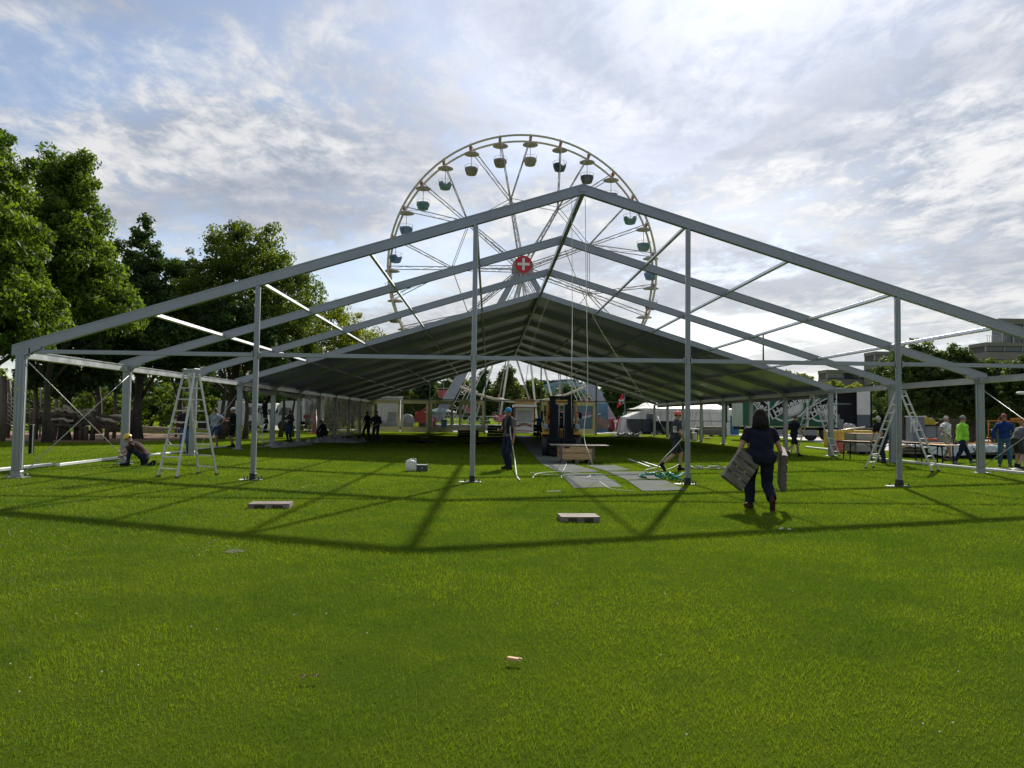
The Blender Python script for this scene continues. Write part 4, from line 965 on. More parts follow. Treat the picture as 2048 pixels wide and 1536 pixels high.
# forklift crate (centre)
t = crate(1121, 1187, 927, .58, 'plywood crate with an oversized board on top in front of the forklift', WOODL, .95, 2, lid=False)
MB().box((.10, .05, .60), (1.95, 1.15, .018)).build('loose_board', WOODG, t)
for x in (-.35, .45): MB().box((x, -.49, .53), (.2, .03, .05)).build('hand_slot', DARK, t)
# stack of red and yellow crates
a, b_ = G(1669, 905), G(1692, 906); cx, cy = (a.x+b_.x)/2, (a.y+b_.y)/2+.3
cm = {}
for k, c in (('yellow', mat('crate_yellow', (.55, .34, .03), .5)), ('red', mat('crate_red', (.40, .04, .03), .5))):
    b = MB(); b.box((0, 0, .012), (.56, .4, .02))
    for s in (-1, 1):
        for z in (.025, .062, .1): b.box((0, s*.2, z), (.6, .016, .02)); b.box((s*.3, 0, z), (.016, .4, .02))
        for x in (-.29, -.1, .1, .29): b.box((x, s*.195, .06), (.03, .014, .11))
    cm[k] = b.mesh('crate', c)
nm = ['lowest', 'second', 'third', 'fourth', 'fifth', 'sixth', 'seventh', 'eighth', 'topmost']
for i in range(9):
    c = 'red' if i < 5 else 'yellow'; o = link('bottle_crate', cm[c]); o.location = (cx+.01*math.sin(i*3), cy+.01*math.cos(i*5), i*.122+.002)
    tag(o, f'{c} plastic crate, {nm[i]} of the stack beside the fourth right eave post' if i else 'red plastic crate at the bottom of the stack beside the fourth right eave post', 'crate', 'stacked plastic crates')
# yellow container behind
t, w_, z0, h = boxy('yellow_skip', 'long yellow skip with rounded end behind the pale crate', 'skip', 1671, 1762, 861, 900, 26, 1.6, YEL)
MB().box((0, -.05, h-.06), (w_*1.02, .12, .14), ch=.02).build('rim', YEL, t)
for i in range(6): MB().box((-w_/2+.2+i*w_/6, -.04, h/2-.1), (.07, .08, h-.3)).build('rib', YEL, t)
a, b_ = at(1668, 862, 26), at(1730, 854, 26); o = MB().tube(a, b_, .035, 7).build('pole', ALU2); tag(o, 'light aluminium pole lying across the yellow skip', 'pole')
o = T('cable_reel', 'small grey cable reel resting on the yellow skip', 'reel', at(1695, 861, 26.6)); MB().lathe([(.22, -.08), (.22, -.05), (.1, -.05), (.1, .05), (.22, .05), (.22, .08)], 16, (0, 0, .22), True, Matrix.Rotation(PI/2, 3, 'X')).build('drum', STEEL, o); MB().lathe([(.2, -.08), (.2, .08)], 14, (.32, .1, .20), True, Matrix.Rotation(PI/2, 3, 'X')).build('drum', GREYP, o)

# ------------------------------------------------------------------ beer lorry trailer
def lorry():
    Y = 40.0; xl, xm, xr = gx(1484, Y), gx(1672, Y), gx(1745, Y); zb, zt = 1.05, at(1600, 781, Y).z+.25
    t = T('lorry_trailer', 'green and white brewery trailer with its end open, parked right of the festival tent', 'trailer', (xl, Y, 0)); W_ = xm-xl; H_ = zt-zb
    GRN = mat('brewery_green', (.008, .105, .062), .4, 0, .15, 1); SIL = mat('brewery_silver', (.50, .55, .53), .4, .1, .1, 1.5); LG = mat('brewery_lightgreen', (.10, .24, .18), .4)
    MB().box((W_/2, 1.2, zb+H_/2), (W_, 2.4, H_)).build('box_body', SIL, t)
    cols = [0, (1537-1484)/188*W_, (1615-1484)/188*W_, W_]
    def clip(poly, a, b_, z0, z1):
        def cut(P, ax, v, sg):
            out = []
            for i in range(len(P)):
                p, q = P[i-1], P[i]; ip, iq = (p[ax]-v)*sg >= 0, (q[ax]-v)*sg >= 0
                if ip != iq: f = (v-p[ax])/(q[ax]-p[ax]); out.append((p[0]+f*(q[0]-p[0]), p[1]+f*(q[1]-p[1])))
                if iq: out.append(q)
            return out
        for ax, v, sg in ((0, a, 1), (0, b_, -1), (1, z0, 1), (1, z1, -1)):
            poly = cut(poly, ax, v, sg)
            if len(poly) < 3: return None
        return poly
    def art(name, polys, m, y, a, b_, par):
        b = MB()
        for p in polys:
            c = clip(p, a, b_, zb+.05, zt-.05)
            if c: b.prism(c, .006, Matrix.Translation((0, y, 0)))
        if b.v: return b.build(name, m, par)
    def disc(cx, cz, rx, rz_, n=28, tilt=0.4):
        return [(cx+rx*math.cos(k*2*PI/n)*math.cos(tilt)-rz_*math.sin(k*2*PI/n)*math.sin(tilt), cz+rx*math.cos(k*2*PI/n)*math.sin(tilt)+rz_*math.sin(k*2*PI/n)*math.cos(tilt)) for k in range(n)]
    for i in range(3):
        a, b_ = cols[i]+.07, cols[i+1]-.07
        MB().box(((a+b_)/2, -.012, zb+H_/2), (b_-a, .02, H_-.1)).build('side_panel', GRN, t)
        MB().box((cols[i+1]-.02, -.03, zb+H_/2), (.16, .05, H_)).build('pillar', WHITE, t)
        if i == 0: a += .7
        cx = (a+b_)/2+(.0, .1, .35)[i]; cz = zb+H_*.50; an = R(-42) if i == 0 else R(27)
        art('label_oval', [disc(cx+.1, cz, 1.55, 1.0, tilt=an)], WHITE, -.030, a, b_, t)
        art('label_field', [disc(cx+.1, cz, 1.40, .86, tilt=an)], GRN, -.037, a, b_, t)
        art('inner_oval', [disc(cx+.35, cz-.15, .82, .5, tilt=an)], SIL, -.044, a, b_, t)
        art('inner_ring', [disc(cx+.35, cz-.15, .62, .34, tilt=an)], WHITE, -.050, a, b_, t)
        ux, uz = math.cos(an), math.sin(an); bx, bz = cx-.05, cz+.12
        def rot(u, v): return (bx+u*ux-v*uz, bz+u*uz+v*ux)
        arc = [rot(-1.55+3.1*k/10, .30+.14*(1-(2*k/10-1)**2)) for k in range(11)]+[rot(1.55-3.1*k/10, -.34+.14*(1-(2*(10-k)/10-1)**2)) for k in range(11)]
        arw = [rot(-1.66+3.32*k/10, .38+.14*(1-(2*k/10-1)**2)) for k in range(11)]+[rot(1.66-3.32*k/10, -.42+.14*(1-(2*(10-k)/10-1)**2)) for k in range(11)]
        art('banner_edge', [arw], WHITE, -.057, a, b_, t); bn = art('banner', [arc], BLACKM, -.064, a, b_, t)
        # lettering, letter by letter along the banner, only those that fit between the pillars
        txt = 'Heineken'; uu = -1.32
        for j, chh in enumerate(txt):
            wch = .47 if j == 0 else (.20 if chh == 'i' else .35); u = uu+wch/2; uu += wch
            v = .02+.14*(1-(u/1.55)**2)-.12; q = rot(u, v)
            if q[0] > a+.18 and q[0] < b_-.16 and q[1] > zb+.2 and q[1] < zt-.2:
                lettering(chh, .66 if j else .74, WHITE, (q[0], -.072, q[1]), bn, (PI/2, -an, 0), offset=.022, depth=.004)
        if i > 0:
            for j, chh in enumerate('PREMIUM QUALITY'):
                aa = R(-165+j*10)+an; qx, qz = cx+.35+1.12*math.cos(aa), cz-.1+.76*math.sin(aa)
                if a+.1 < qx < b_-.1 and qz > zb+.1: lettering(chh, .24, OFFW, (qx, -.06, qz), t, (PI/2, -(aa+PI/2), 0), depth=.003)
    # open end
    DI = mat('trailer_inside', (.10, .11, .14), .7); W2 = xr-xm
    MB().box((W_+W2*.5, 2.2, zb+H_/2), (W2, .06, H_)).build('inner_wall', DI, t); MB().box((W_+W2*.985, 1.2, zb+H_/2), (.05, 2.2, H_)).build('end_wall', DI, t)
    MB().box((W_+W2*.5, 1.2, zt-.03), (W2, 2.4, .06)).build('roof', WHITE, t); MB().box((W_+W2*.5, 1.1, zb-.03), (W2, 2.3, .08)).build('floor', STEEL, t)
    MB().box((W_+W2*.27, .9, zb+H_*.60), (W2*.52, .5, .08)).build('shelf', GREYP, t); MB().box((W_+W2*.18, .8, zb+.35), (.7, .5, .6)).build('inner_box', GREYP, t); MB().box((W_+W2*.14, .8, zb+.85), (.35, .4, .35)).build('inner_box', GREYP, t)
    MB().box((W_+W2*.54, .1, zb+H_/2), (.08, .1, H_)).build('frame_post', BLACKM, t)
    MB().box((W_+W2*.76, 0, zb+H_*.64), (W2*.36, .06, H_*.62)).build('door', WHITE, t); MB().box((W_+W2*.76, 0, zb+H_*.18), (W2*.36, .06, H_*.30)).build('door_lower', mat('slate_paint', (.09, .12, .15), .5), t)
    MB().box((W_+W2*.97, .05, zb+H_/2), (.10, .2, H_)).build('frame_post', BLACKM, t); MB().box((W_+.04, .3, zb+H_/2), (.12, .6, H_)).build('pillar', WHITE, t)
    for i in range(6): MB().box((W_-.05, -.04, zb+.3+i*H_/6.5), (.10, .03, .16)).build('warning_mark', BLACKM, t)
    MB().box(((W_+W2)/2, 1.2, zb-.15), (W_+W2, 1.6, .22)).build('chassis', BLACKM, t)
    for x in (1.0, 2.6, W_-2.2): MB().box((x, -.05, .62), (1.5, .06, .42)).build('side_guard', STEEL, t)
    for x in (W_-1.9, W_-.7, W_+.6):
        w2 = MB(); w2.lathe([(.3, -.16), (.48, -.14), (.48, .14), (.3, .16)], 20, (x, .2, .48), True, Matrix.Rotation(PI/2, 3, 'X')); wo = w2.build('wheel', DARK, t)
        MB().lathe([(.26, -.17), (.18, -.10), (.05, -.1)], 14, (x, .2, .48), True, Matrix.Rotation(PI/2, 3, 'X')).build('hub_cap', STEEL, wo)
lorry()
# ------------------------------------------------------------------ grey clutter on the right
t, w_, z0, h = boxy('grey_cabinet', 'tall blue grey cabinet behind the right gable post', 'cabinet', 1826, 1850, 834, 888, 27, .8, mat('bluegrey', (.17, .20, .25), .5))
MB().box((0, -.01, h*.5), (.02, .02, h*.9)).build('door_gap', BLACKM, t); MB().box((0, .4, h+.03), (w_*1.05, .9, .06)).build('top', WHITE, t)
for i in range(5):
    q = at(1822+i*3, 868, 26.6); o = MB().tube((q.x, 26.6, .9), (q.x+.02, 26.6, 1.75), .03, 6).build('steel_rod', STEEL if i % 2 else WHITE); tag(o, ['leftmost', 'second', 'middle', 'fourth', 'rightmost'][i]+' of the five upright rods leaning at the tall grey cabinet', 'rod', 'rods by the grey cabinet')
t, w_, z0, h = boxy('grey_counter', 'wide pale grey counter unit with a dark top behind the man in the white shirt', 'counter', 1850, 1888, 851, 890, 27.5, .9, mat('counter_grey', (.27, .29, .29), .5))
MB().box((0, .4, h+.02), (w_*1.04, 1.0, .05)).build('top', BLACKM, t); MB().box((w_*.12, -.01, h*.5), (.02, .02, h*.9)).build('door_gap', BLACKM, t)
p = G(1855, 892); t = T('teal_bag', 'bulging teal sack with white print standing by the grey counter', 'sack', (p.x, p.y, 0)); tb = MB(); tb.lathe([(.26, 0), (.33, .12), (.34, .40), (.28, .60), (.10, .64)], 12); tb.build('sack', mat('teal_cloth', (.01, .22, .18), .6, 0, .2, 4), t); [MB().box((x_, -.345, .30+.02*i_), (.05, .01, .03)).build('printed_mark', OFFW, t) for i_, x_ in enumerate((-.1, -.03, .04, .11))]
YB = mat('yellow_plastic', (.60, .48, .03), .45)
for i, (a, c, py0, py1, lab) in enumerate(((1849, 1858, 834, 851, 'narrow yellow canister standing on the grey counter'), (1858, 1871, 838, 851, 'wide yellow box standing on the grey counter'))):
    t, w_, z0, h = boxy('yellow_box', lab, 'box', a, c, py0, py1, 28.2, .4, YB); MB().box((0, .2, z0+h+.04), (w_*.5, .2, .08)).build('cap', WHITE, t)
p = at(1870, 850, 28); t = T('fan_wheel', 'round grey fan housing standing on the grey counter', 'fan', (p.x, 28.4, p.z)); MB().lathe([(.20, -.06), (.2, .06)], 18, (0, 0, .2), True, Matrix.Rotation(PI/2, 3, 'X')).build('housing', STEEL, t); MB().lathe([(.05, -.09), (.05, .0)], 10, (0, 0, .2), True, Matrix.Rotation(PI/2, 3, 'X')).build('hub', BLACKM, t)
t, w_, z0, h = boxy('crate_shelter', 'dark wooden stall stacked with white rolls behind the man in the white shirt', 'stall', 1898, 1936, 838, 878, 36, 1.2, WOODG)
for i in range(7): MB().box((-w_/2+w_*(i+.5)/7, -.03, h/2), (w_/9, .04, h*.92)).build('slat', WOODG, t)
for i in range(4): MB().tube((-w_/2+w_*i/4+.05, .3, h+.14), (-w_/2+w_*(i+1)/4-.05, .3, h+.14), .14, 10).build('white_roll', WHITE, t)
t, w_, z0, h = boxy('brown_board_stack', 'stack of brown boards beside the wooden stall', 'stack', 1882, 1898, 845, 880, 33, .8, WOODL)
for i in range(4): MB().box((0, -.02, .15+i*h/4.2), (w_, .05, .06)).build('board', WOODG, t)
# orange lift
t = T('scissor_lift', 'orange work platform railing behind the man in the blue sweater', 'lift', (gx(1996, 24), 24, 0)); OR = mat('orange_paint', (.60, .20, .03), .45)
zt = at(1996, 842, 24).z; zm = at(1996, 876, 24).z
for x in (-.55, 0, .55, 1.3, 2.0): MB().tube((x, 0, .4), (x, 0, zt), .035, 6).build('post', OR, t)
for z in (zt, (zt+zm)/2, zm): MB().tube((-.55, 0, z), (2.1, 0, z), .035, 6).build('rail', OR, t)
MB().box((.7, .5, .3), (2.8, 1.2, .35), ch=.05).build('deck', OR, t)
for x in (-.3, 1.7): MB().lathe([(.22, -.1), (.22, .1)], 14, (x, 0, .22), True, Matrix.Rotation(PI/2, 3, 'X')).build('wheel', DARK, t)
MB().bar((.9, .2, zt+.12), (2.9, .2, zt+.25), .12, .10).build('boom', OR, t)
t = T('litter_bin', 'dark grey litter bin on two legs in front of the orange lift', 'bin', (gx(1994, 21.5), 21.5, 0)); zb_ = at(1994, 884, 21.5).z; MB().box((.1, 0, zb_*.5+.55), (.62, .4, .75), ch=.03).build('bin_box', mat('bin_green', (.03, .05, .05), .5), t)
for x in (-.12, .32): MB().bar((x, 0, 0), (x, 0, .9), .06, .06).build('leg', BLACKM, t)
# low staging with tarp
a, b_ = G(1806, 915), G(2075, 921); Yst = 12.5
x0, x1 = gx(1808, 14), gx(2110, 14)
t = T('staging_stack', 'long low stack of brown stage boards with a white tarp hanging over its front', 'stage', ((x0+x1)/2, 14.0, 0)); W_ = x1-x0
for j, z in enumerate((.22, .36, .50)):
    for i in range(4): MB().box((-W_/2+W_*(i+.5)/4, .6, z), (W_/4-.04, 1.3, .10), ch=.01).build('stage_board', WOODG if j < 2 else WOODL, t)
for i in range(9): MB().box((-W_/2+.3+i*(W_-.6)/8, .5, .085), (.15, 1.2, .16)).build('skid', BLACKM, t)
TARP = fabric_tr('white_tarp', (.66, .70, .74), .2, .35, .1, 3)
def tarp(pts_top, drop, yb, par):
    n = 22; P = []
    for i in range(n+1):
        u = i/n; x = pts_top[0]+(pts_top[1]-pts_top[0])*u; row = [(x, .55, .57+.02*math.sin(i)), (x, -.07, .575+.015*math.sin(i*2))]
        for j in range(1, 6): row.append((x+.04*math.sin(j*2+i), -.10-.08*j/5+.04*math.sin(i*1.7+j), .56-drop*(.55+.45*math.sin(PI*u)**.6)*j/5))
        P.append(row)
    return MB().grid(P[::-1]).build('tarp', TARP, par)
tarp((-W_/2+.9, -W_/2+2.9), .46, 0, t); tarp((-W_/2+.05, -W_/2+.95), .1, 0, t); tarp((-W_/2+2.9, -W_/2+4.2), .28, 0, t)
for i, (px, lab) in enumerate(((1862, 'pale plank lying on the stage boards left of the white shirt'), (1960, 'pale plank lying on the stage boards right of the eave post'))):
    p = at(px, 889, 15.2); o = MB().box((p.x, 15.2, .60), (2.6, .3, .05)).build('plank', WOODL); tag(o, lab, 'plank')
p = at(1822, 886, 13.6); o = T('orange_tools', 'orange red tool case lying on the table end right of the gable post', 'tool case', (p.x, 12.2, .78)); MB().box((0, 0, .05), (.5, .25, .09), ch=.02).build('case', mat('tool_orange', (.65, .12, .04), .4), o); MB().box((.0, 0, .11), (.2, .04, .03)).build('handle', BLACKM, o)
# grey office buildings
def building(name, label, px0, px1, pyt, Y, dep, floors, rz=0., pent=None, sh=0.0):
    x0, x1 = gx(px0, Y, 760), gx(px1, Y, 760); H_ = at((px0+px1)/2, pyt, Y).z; W_ = x1-x0
    t = T(name, label, 'building', (x0, Y, 0), rz)
    BW = mat('building_facade', (.20, .185, .18), .8, 0, .1, .3, dirt=(.13, .12, .12), dirt_amt=.4); WF = mat('window_frame', (.40, .41, .42), .5)
    fh = H_/floors; MB().box((W_/2, dep/2+.35, H_/2), (W_, dep, H_)).build('wall', mat('building_recess', (.09, .09, .09), .8), t)
    for f in range(floors+1):
        hh = fh*.48 if f < floors else .5
        MB().box((W_/2, dep/2, min(f*fh+hh/2-.1*(f > 0), H_-.1)), (W_+.3, dep+.4, hh)).build('parapet_band', BW, t)
    n = max(3, int(W_/2.4))
    wm = MB().box((0, 0, 0), (W_/n-.16, .05, fh*.5-.1)).mesh('pane', GLASS); fm = MB().box((0, 0, 0), (.10, .16, fh*.52)).mesh('mullion', WF)
    cur = mat('window_blind', (.45, .45, .44), .7)
    cm2 = MB().box((0, 0, 0), (W_/n-.3, .03, fh*.26)).mesh('blind', cur)
    for f in range(floors):
        for i in range(n):
            o = link('window', wm, t); o.location = (W_*(i+.5)/n, .25, f*fh+fh*.48+fh*.26)
            m_ = link('mullion', fm, o); m_.location = (-W_/n/2, -.05, 0)
            if (i*7+f*5) % 3 == 0: q = link('blind', cm2, o); q.location = (0, -.03, fh*.12)
    if pent:
        a, c, hh = pent; MB().box((W_*(a+c)/2, dep*.5, H_+hh/2), (W_*(c-a), dep*.6, hh-.5)).build('penthouse', GLASS, t); MB().box((W_*(a+c)/2, dep*.45, H_+hh), (W_*(c-a)+1.2, dep*.75, .8)).build('penthouse_roof', BW, t)
        for i in range(6): MB().box((W_*(a+(c-a)*i/5), dep*.2-.1, H_+hh/2), (.15, .15, hh)).build('penthouse_post', WF, t)
        for i in range(10): MB().tube((W_*(a*(i/9))+.2, .1, H_), (W_*(a*(i/9))+.2, .1, H_+1.1), .03, 5).build('roof_railing_post', WF, t)
        MB().tube((0, .1, H_+1.1), (W_*a, .1, H_+1.1), .03, 5).build('roof_railing', WF, t)
building('office_building', 'grey office building with window bands behind the right gable post', 1751, 1905, 706, 95, 3, 5, R(0))
building('office_wing', 'lower grey wing of the office building stepping down to the left', 1655, 1752, 742, 100, 3, 4, 0)
building('tower_block', 'taller grey block with a glass roof storey at the right edge', 1974, 2120, 688, 85, 3.5, 6, 0, (.26, 1.0, 3.2))
o = T('lamp_mast', 'thin dark mast rising behind the right rafters above the lorry', 'mast', (gx(1527, 58), 58, 0)); hh = at(1527, 668, 58).z; MB().tube((0, 0, 0), (0, 0, hh), .12, 8, .07).build('pole', BLACKM, o); MB().box((0, 0, hh), (.5, .3, .12)).build('lamp_head', BLACKM, o)
t = T('street_lamp', 'street lamp with a white curved head at the right edge', 'lamp', (gx(2062, 22), 22, 0)); hh = at(2048, 787, 22).z; MB().path([(0, 0, 0), (0, 0, hh-.1), (-.1, 0, hh+.08), (-.45, 0, hh+.05)], .05, 8).build('pole', GREYP, t); MB().ell((-.45, 0, hh+.02), (.34, .16, .09), 12, 6).build('lamp_head', WHITE, t)
# roofs showing between far trees
t = T('house', 'house with a pinkish roof among the dark trees above the red flag', 'house', (gx(1226, 94), 94, 0)); z = at(1226, 777, 94).z; MB().prism([(-1.0, z-.5), (1.0, z-.5), (.7, z), (-.8, z)], 3).build('roof', mat('roof_tile', (.25, .12, .10), .8), t); MB().box((0, 1.5, (z-.5)/2), (1.8, 2.6, z-.5)).build('wall', WHITE, t)

# ------------------------------------------------------------------ lorries behind the left trees
def lorry_left(px0, px1, Y, pyt, label, cabside=1, cabw=2.2, stripe=RED, boxcol=WHITE):
    x0, x1 = gx(px0, Y), gx(px1, Y); W_ = x1-x0; H_ = at((px0+px1)/2, pyt, Y).z
    t = T('lorry', label, 'lorry', (x0, Y, 0)); c0 = W_-cabw if cabside > 0 else 0; b0, b1 = (0, W_-cabw-.3) if cabside > 0 else (cabw+.3, W_)
    MB().box(((b0+b1)/2, 1.2, .95+(H_-.95)/2), (b1-b0, 2.4, H_-.95), ch=.03).build('box_body', boxcol, t)
    s = cabside; xf = c0+cabw if s > 0 else c0; xb = c0 if s > 0 else c0+cabw
    b = MB(); b.prism([(xb, .5), (xf, .5), (xf, 1.45), (xf-s*.25, 2.3), (xf-s*.7, H_*.93), (xb, H_*.93)][::(1 if s > 0 else -1)], 2.3); b.build('cab', WHITE, t)
    MB().prism([(xf-s*.35, 1.45), (xf-s*.6, 2.15), (xb+s*.7, 2.15), (xb+s*.7, 1.45)], -.02).build('side_window', GLASS, t)
    MB().prism([(xf+s*.01, 1.45), (xf-s*.24, 2.28), (xf-s*.30, 2.28), (xf-s*.06, 1.45)], 2.2).build('windscreen', GLASS, t)
    MB().box(((b0+b1)/2, -.02, 1.35), (b1-b0-.3, .03, .35)).build('lower_stripe', stripe, t); MB().box((W_/2, 1.2, .75), (W_, 1.2, .25)).build('chassis', BLACKM, t)
    MB().box(((b0+b1)/2+.3, -.02, H_*.72), ((b1-b0)*.5, .03, .6)).build('dark_panel', GREYP, t)
    for x in (xf-s*.8, (b0+b1)/2-s*1.0, (b0+b1)/2-s*2.1):
        w2 = MB(); w2.lathe([(.3, -.15), (.48, -.13), (.48, .13), (.3, .15)], 18, (x, .1, .48), True, Matrix.Rotation(PI/2, 3, 'X')); o = w2.build('wheel', DARK, t)
        MB().lathe([(.24, -.16), (.1, -.17)], 12, (x, .1, .48), True, Matrix.Rotation(PI/2, 3, 'X')).build('hub_cap', WHITE, o)
    MB().box((xf-s*.25, -.14, 1.85), (.1, .1, .4)).build('mirror', BLACKM, t)
lorry_left(434, 522, 50, 802, 'white lorry with grey upper panel behind the men under the trees', 1, 1.9, GREYP)
lorry_left(548, 636, 52, 797, 'white lorry with a dark windscreen and red lower stripe behind the left eave posts', -1, 2.2)
t, w_, z0, h = boxy('white_van_body', 'white box body showing between the second and third slim tree', 'van', 524, 546, 806, 862, 54, 2.0, OFFW); MB().box((0, -.02, 1.6), (w_*.6, .03, .7)).build('window', GLASS, t)
o = T('traffic_cone', 'red traffic cone seen through the crinkled side wall', 'cone', (gx(630, 44), 44, 0)); z = at(630, 818, 44).z; MB().lathe([(.45, 0), (.42, .05), (.3, .07), (.06, z)], 14).build('cone', RED, o)
# bicycle leaning near the trees
t = T('bicycle', 'bicycle leaning near the slim trees', 'bicycle', (gx(500, 36), 36, 0)); WB = mat('tyre', (.02, .02, .02), .7)
for x in (-.5, .5): MB().path([(x+.34*math.cos(a*PI/9), 0, .35+.34*math.sin(a*PI/9)) for a in range(19)], .022, 5).build('wheel', WB, t)
b = MB(); [b.tube(p, q, .018, 5) for p, q in (((-.5, 0, .35), (-.15, 0, .8)), ((-.15, 0, .8), (.35, 0, .78)), ((.35, 0, .78), (-.05, 0, .3)), ((-.05, 0, .3), (-.5, 0, .35)), ((-.05, 0, .3), (-.18, 0, .92)), ((.5, 0, .35), (.33, 0, .95)))]; b.build('frame', GREYP, t); MB().box((-.18, 0, .94), (.22, .12, .05)).build('saddle', BLACKM, t); MB().tube((.33, -.25, .98), (.33, .25, .98), .015, 5).build('handlebar', BLACKM, t)

# ------------------------------------------------------------------ playground
rd = random.Random(12)
cf = T('log_climbing_frame', 'climbing frame of tangled bleached logs on dark stakes behind the bracing cables', 'climbing frame', (gx(150, 24), 24, 0)); ox = cf.location.x
def L2(px, py, dy=0): p = at(px, py, 24+dy); return V((p.x-ox, dy, p.z))
for px, py0 in ((68, 846), (83, 850), (118, 852), (124, 832), (144, 822), (149, 850), (169, 850), (192, 822), (180, 852), (222, 834)):
    a = L2(px, py0); dy = rd.uniform(-.5, .9); MB().path([(a.x, dy, 0), (a.x+rd.uniform(-.05, .05), dy, a.z)], [.13, .11], 8).build('post', LOGD, cf)
logs = [((112, 818), (146, 823), 1), ((152, 827), (170, 821), 1), ((170, 821), (191, 822), 1), ((77, 828), (106, 825), 1), ((163, 831), (182, 833), 1), ((194, 833), (208, 841), 1), ((205, 841), (246, 842), 1), ((100, 837), (146, 841), 1), ((116, 829), (150, 832), 0), ((150, 831), (176, 838), 1),
        ((60, 820), (95, 832), 0), ((58, 826), (120, 842), 0), ((62, 836), (118, 848), 0), ((90, 842), (160, 846), 0), ((110, 834), (190, 846), 0), ((140, 846), (200, 850), 0), ((150, 854), (190, 868), 0), ((176, 838), (222, 860), 0), ((190, 828), (246, 840), 0), ((196, 842), (248, 860), 0), ((200, 850), (232, 862), 0), ((100, 848), (170, 852), 0), ((60, 846), (100, 846), 0), ((128, 812), (150, 828), 1), ((165, 842), (215, 852), 0), ((80, 832), (140, 836), 0), ((210, 834), (246, 832), 1)]
for (a, c, br) in logs:
    dy = rd.uniform(-.6, .6); p, q = L2(*a, dy), L2(*c, dy+rd.uniform(-.5, .5)); pts = [p.lerp(q, i/5)+V((0, .05*rd.uniform(-1, 1), .06*rd.uniform(-1, 1))) for i in range(6)]
    r0 = rd.uniform(.07, .12); MB().path(pts, [r0*(.8+.4*rd.random()) for _ in range(6)], 8).build('log', LOG if br else LOGD, cf)
POLE = mat('pole_wood', (.16, .13, .11), .85, 0, .2, 2, bump=.3)
for px, pyt, Y, r_, lab in ((3, 752, 21, .16, 'tall wooden pole at the far left edge holding the rope net'), (14, 760, 26, .13, 'wooden pole just right of the far left one, leaning'), (68, 768, 24, .13, 'wooden pole showing right of the first eave post'), (34, 782, 30, .12, 'short dark pole left of the first eave post'), (110, 782, 31, .12, 'pale pole behind the log pile'), (228, 786, 27, .10, 'weathered pole left of the second eave post')):
    x = gx(px, Y); h = at(px, pyt, Y).z; o = T('wooden_pole', lab, 'pole', (x, Y, 0)); MB().path([(0, 0, 0), (.06, 0, h*.5), (-.03, 0, h)], [r_*1.1, r_, r_*.85], 9).build('pole', POLE, o)
nt_ = T('rope_net', 'sagging grey rope climbing net at the left edge', 'net', (gx(20, 24), 24, 0)); xl, xr = gx(2, 24)-nt_.location.x, gx(64, 24)-nt_.location.x
b = MB()
for i in range(8):
    z = .5+i*.24; b.path([(xl+(xr-xl)*k/8, .1*math.sin(k), z*(1-.35*k/8)+.55*(1-k/8)-.15*math.sin(PI*k/8)) for k in range(9)], .018, 5)
for k in range(9):
    x = xl+(xr-xl)*k/8; f = (1-.35*k/8); o_ = .55*(1-k/8)-.15*math.sin(PI*k/8); b.tube((x, .1*math.sin(k), .5*f+o_), (x, .1*math.sin(k), 2.2*f+o_), .016, 5)
b.build('netting', mat('net_rope', (.25, .24, .22), .9), nt_)
t = T('metal_slide', 'narrow steel slide tower behind the wooden poles', 'slide', (gx(84, 27), 27, 0)); z = at(84, 770, 27).z
for x in (-.12, .12): MB().path([(x, 0, 0), (x, 0, z*.8), (x-.06, 0, z)], .05, 7).build('rail', STEEL, t)
for i in range(6): MB().box((0, 0, .5+i*.5), (.22, .1, .04)).build('rung', STEEL, t)
t = T('litter_bin', 'slim dark bin standing on the grass just right of the first eave post', 'bin', (G(62, 908).x, G(62, 908).y, 0)); MB().box((0, 0, .52), (.13, .16, 1.04), ch=.02).build('bin_box', BLACKM, t); MB().box((.072, -.06, .52), (.012, .04, 1.0)).build('edge_strip', STEEL, t)
t = T('hammock_bridge', 'long thin log beam with a hanging mesh right of the second eave post', 'bridge', (gx(340, 30), 30, 0)); z = at(340, 857, 30).z
MB().path([(gx(262, 30)-gx(340, 30), 0, z+.1), (0, 0, z), (gx(440, 30)-gx(340, 30), 0, z-.05)], .07, 7).build('beam', LOG, t)
for px in (268, 352, 436): MB().tube((gx(px, 30)-gx(340, 30), 0, 0), (gx(px, 30)-gx(340, 30), 0, z), .08, 7).build('post', LOGD, t)
MB().grid([[(gx(270+i*9, 30)-gx(340, 30), 0, z-.35*math.sin(PI*i/8)*j/2) for j in range(3)] for i in range(9)]).build('mesh_sheet', CLEAR2, t)

# ------------------------------------------------------------------ ground rails, mats, small things
def lying(px0, py0, px1, py1, label, r=.05, m=WHITE, name='ground_rail', cat='rail'):
    a, c = G(px0, py0), G(px1, py1); a.z = c.z = r+.008
    b = MB(); b.bar(a, c, r*2, r*1.6, ch=.008); b.bar(a.lerp(c, .002), a.lerp(c, .008), r*2.3, r*1.9); b.bar(a.lerp(c, .992), a.lerp(c, .998), r*2.3, r*1.9)
    return tag(b.build(name, m), label, cat)
lying(-60, 950, 103, 933, 'white rail on the grass passing behind the foot of the first left eave post')
lying(115, 934, 236, 919, 'white rail on the grass between the first two left eave posts')
lying(300, 912, 376, 905, 'white rail on the grass between the kneeling worker and the third eave post', .04)
lying(392, 900, 470, 893, 'thin pale rail on the shaded grass up to the fourth left eave post', .035)
lying(1612, 896, 1683, 904, 'white rail on the grass left of the fourth right eave post')
lying(1742, 919, 2100, 955, 'long white rail on the grass crossing behind the second right eave post')
lying(1740, 912, 1765, 914, 'short white strip under the folding table', .03)
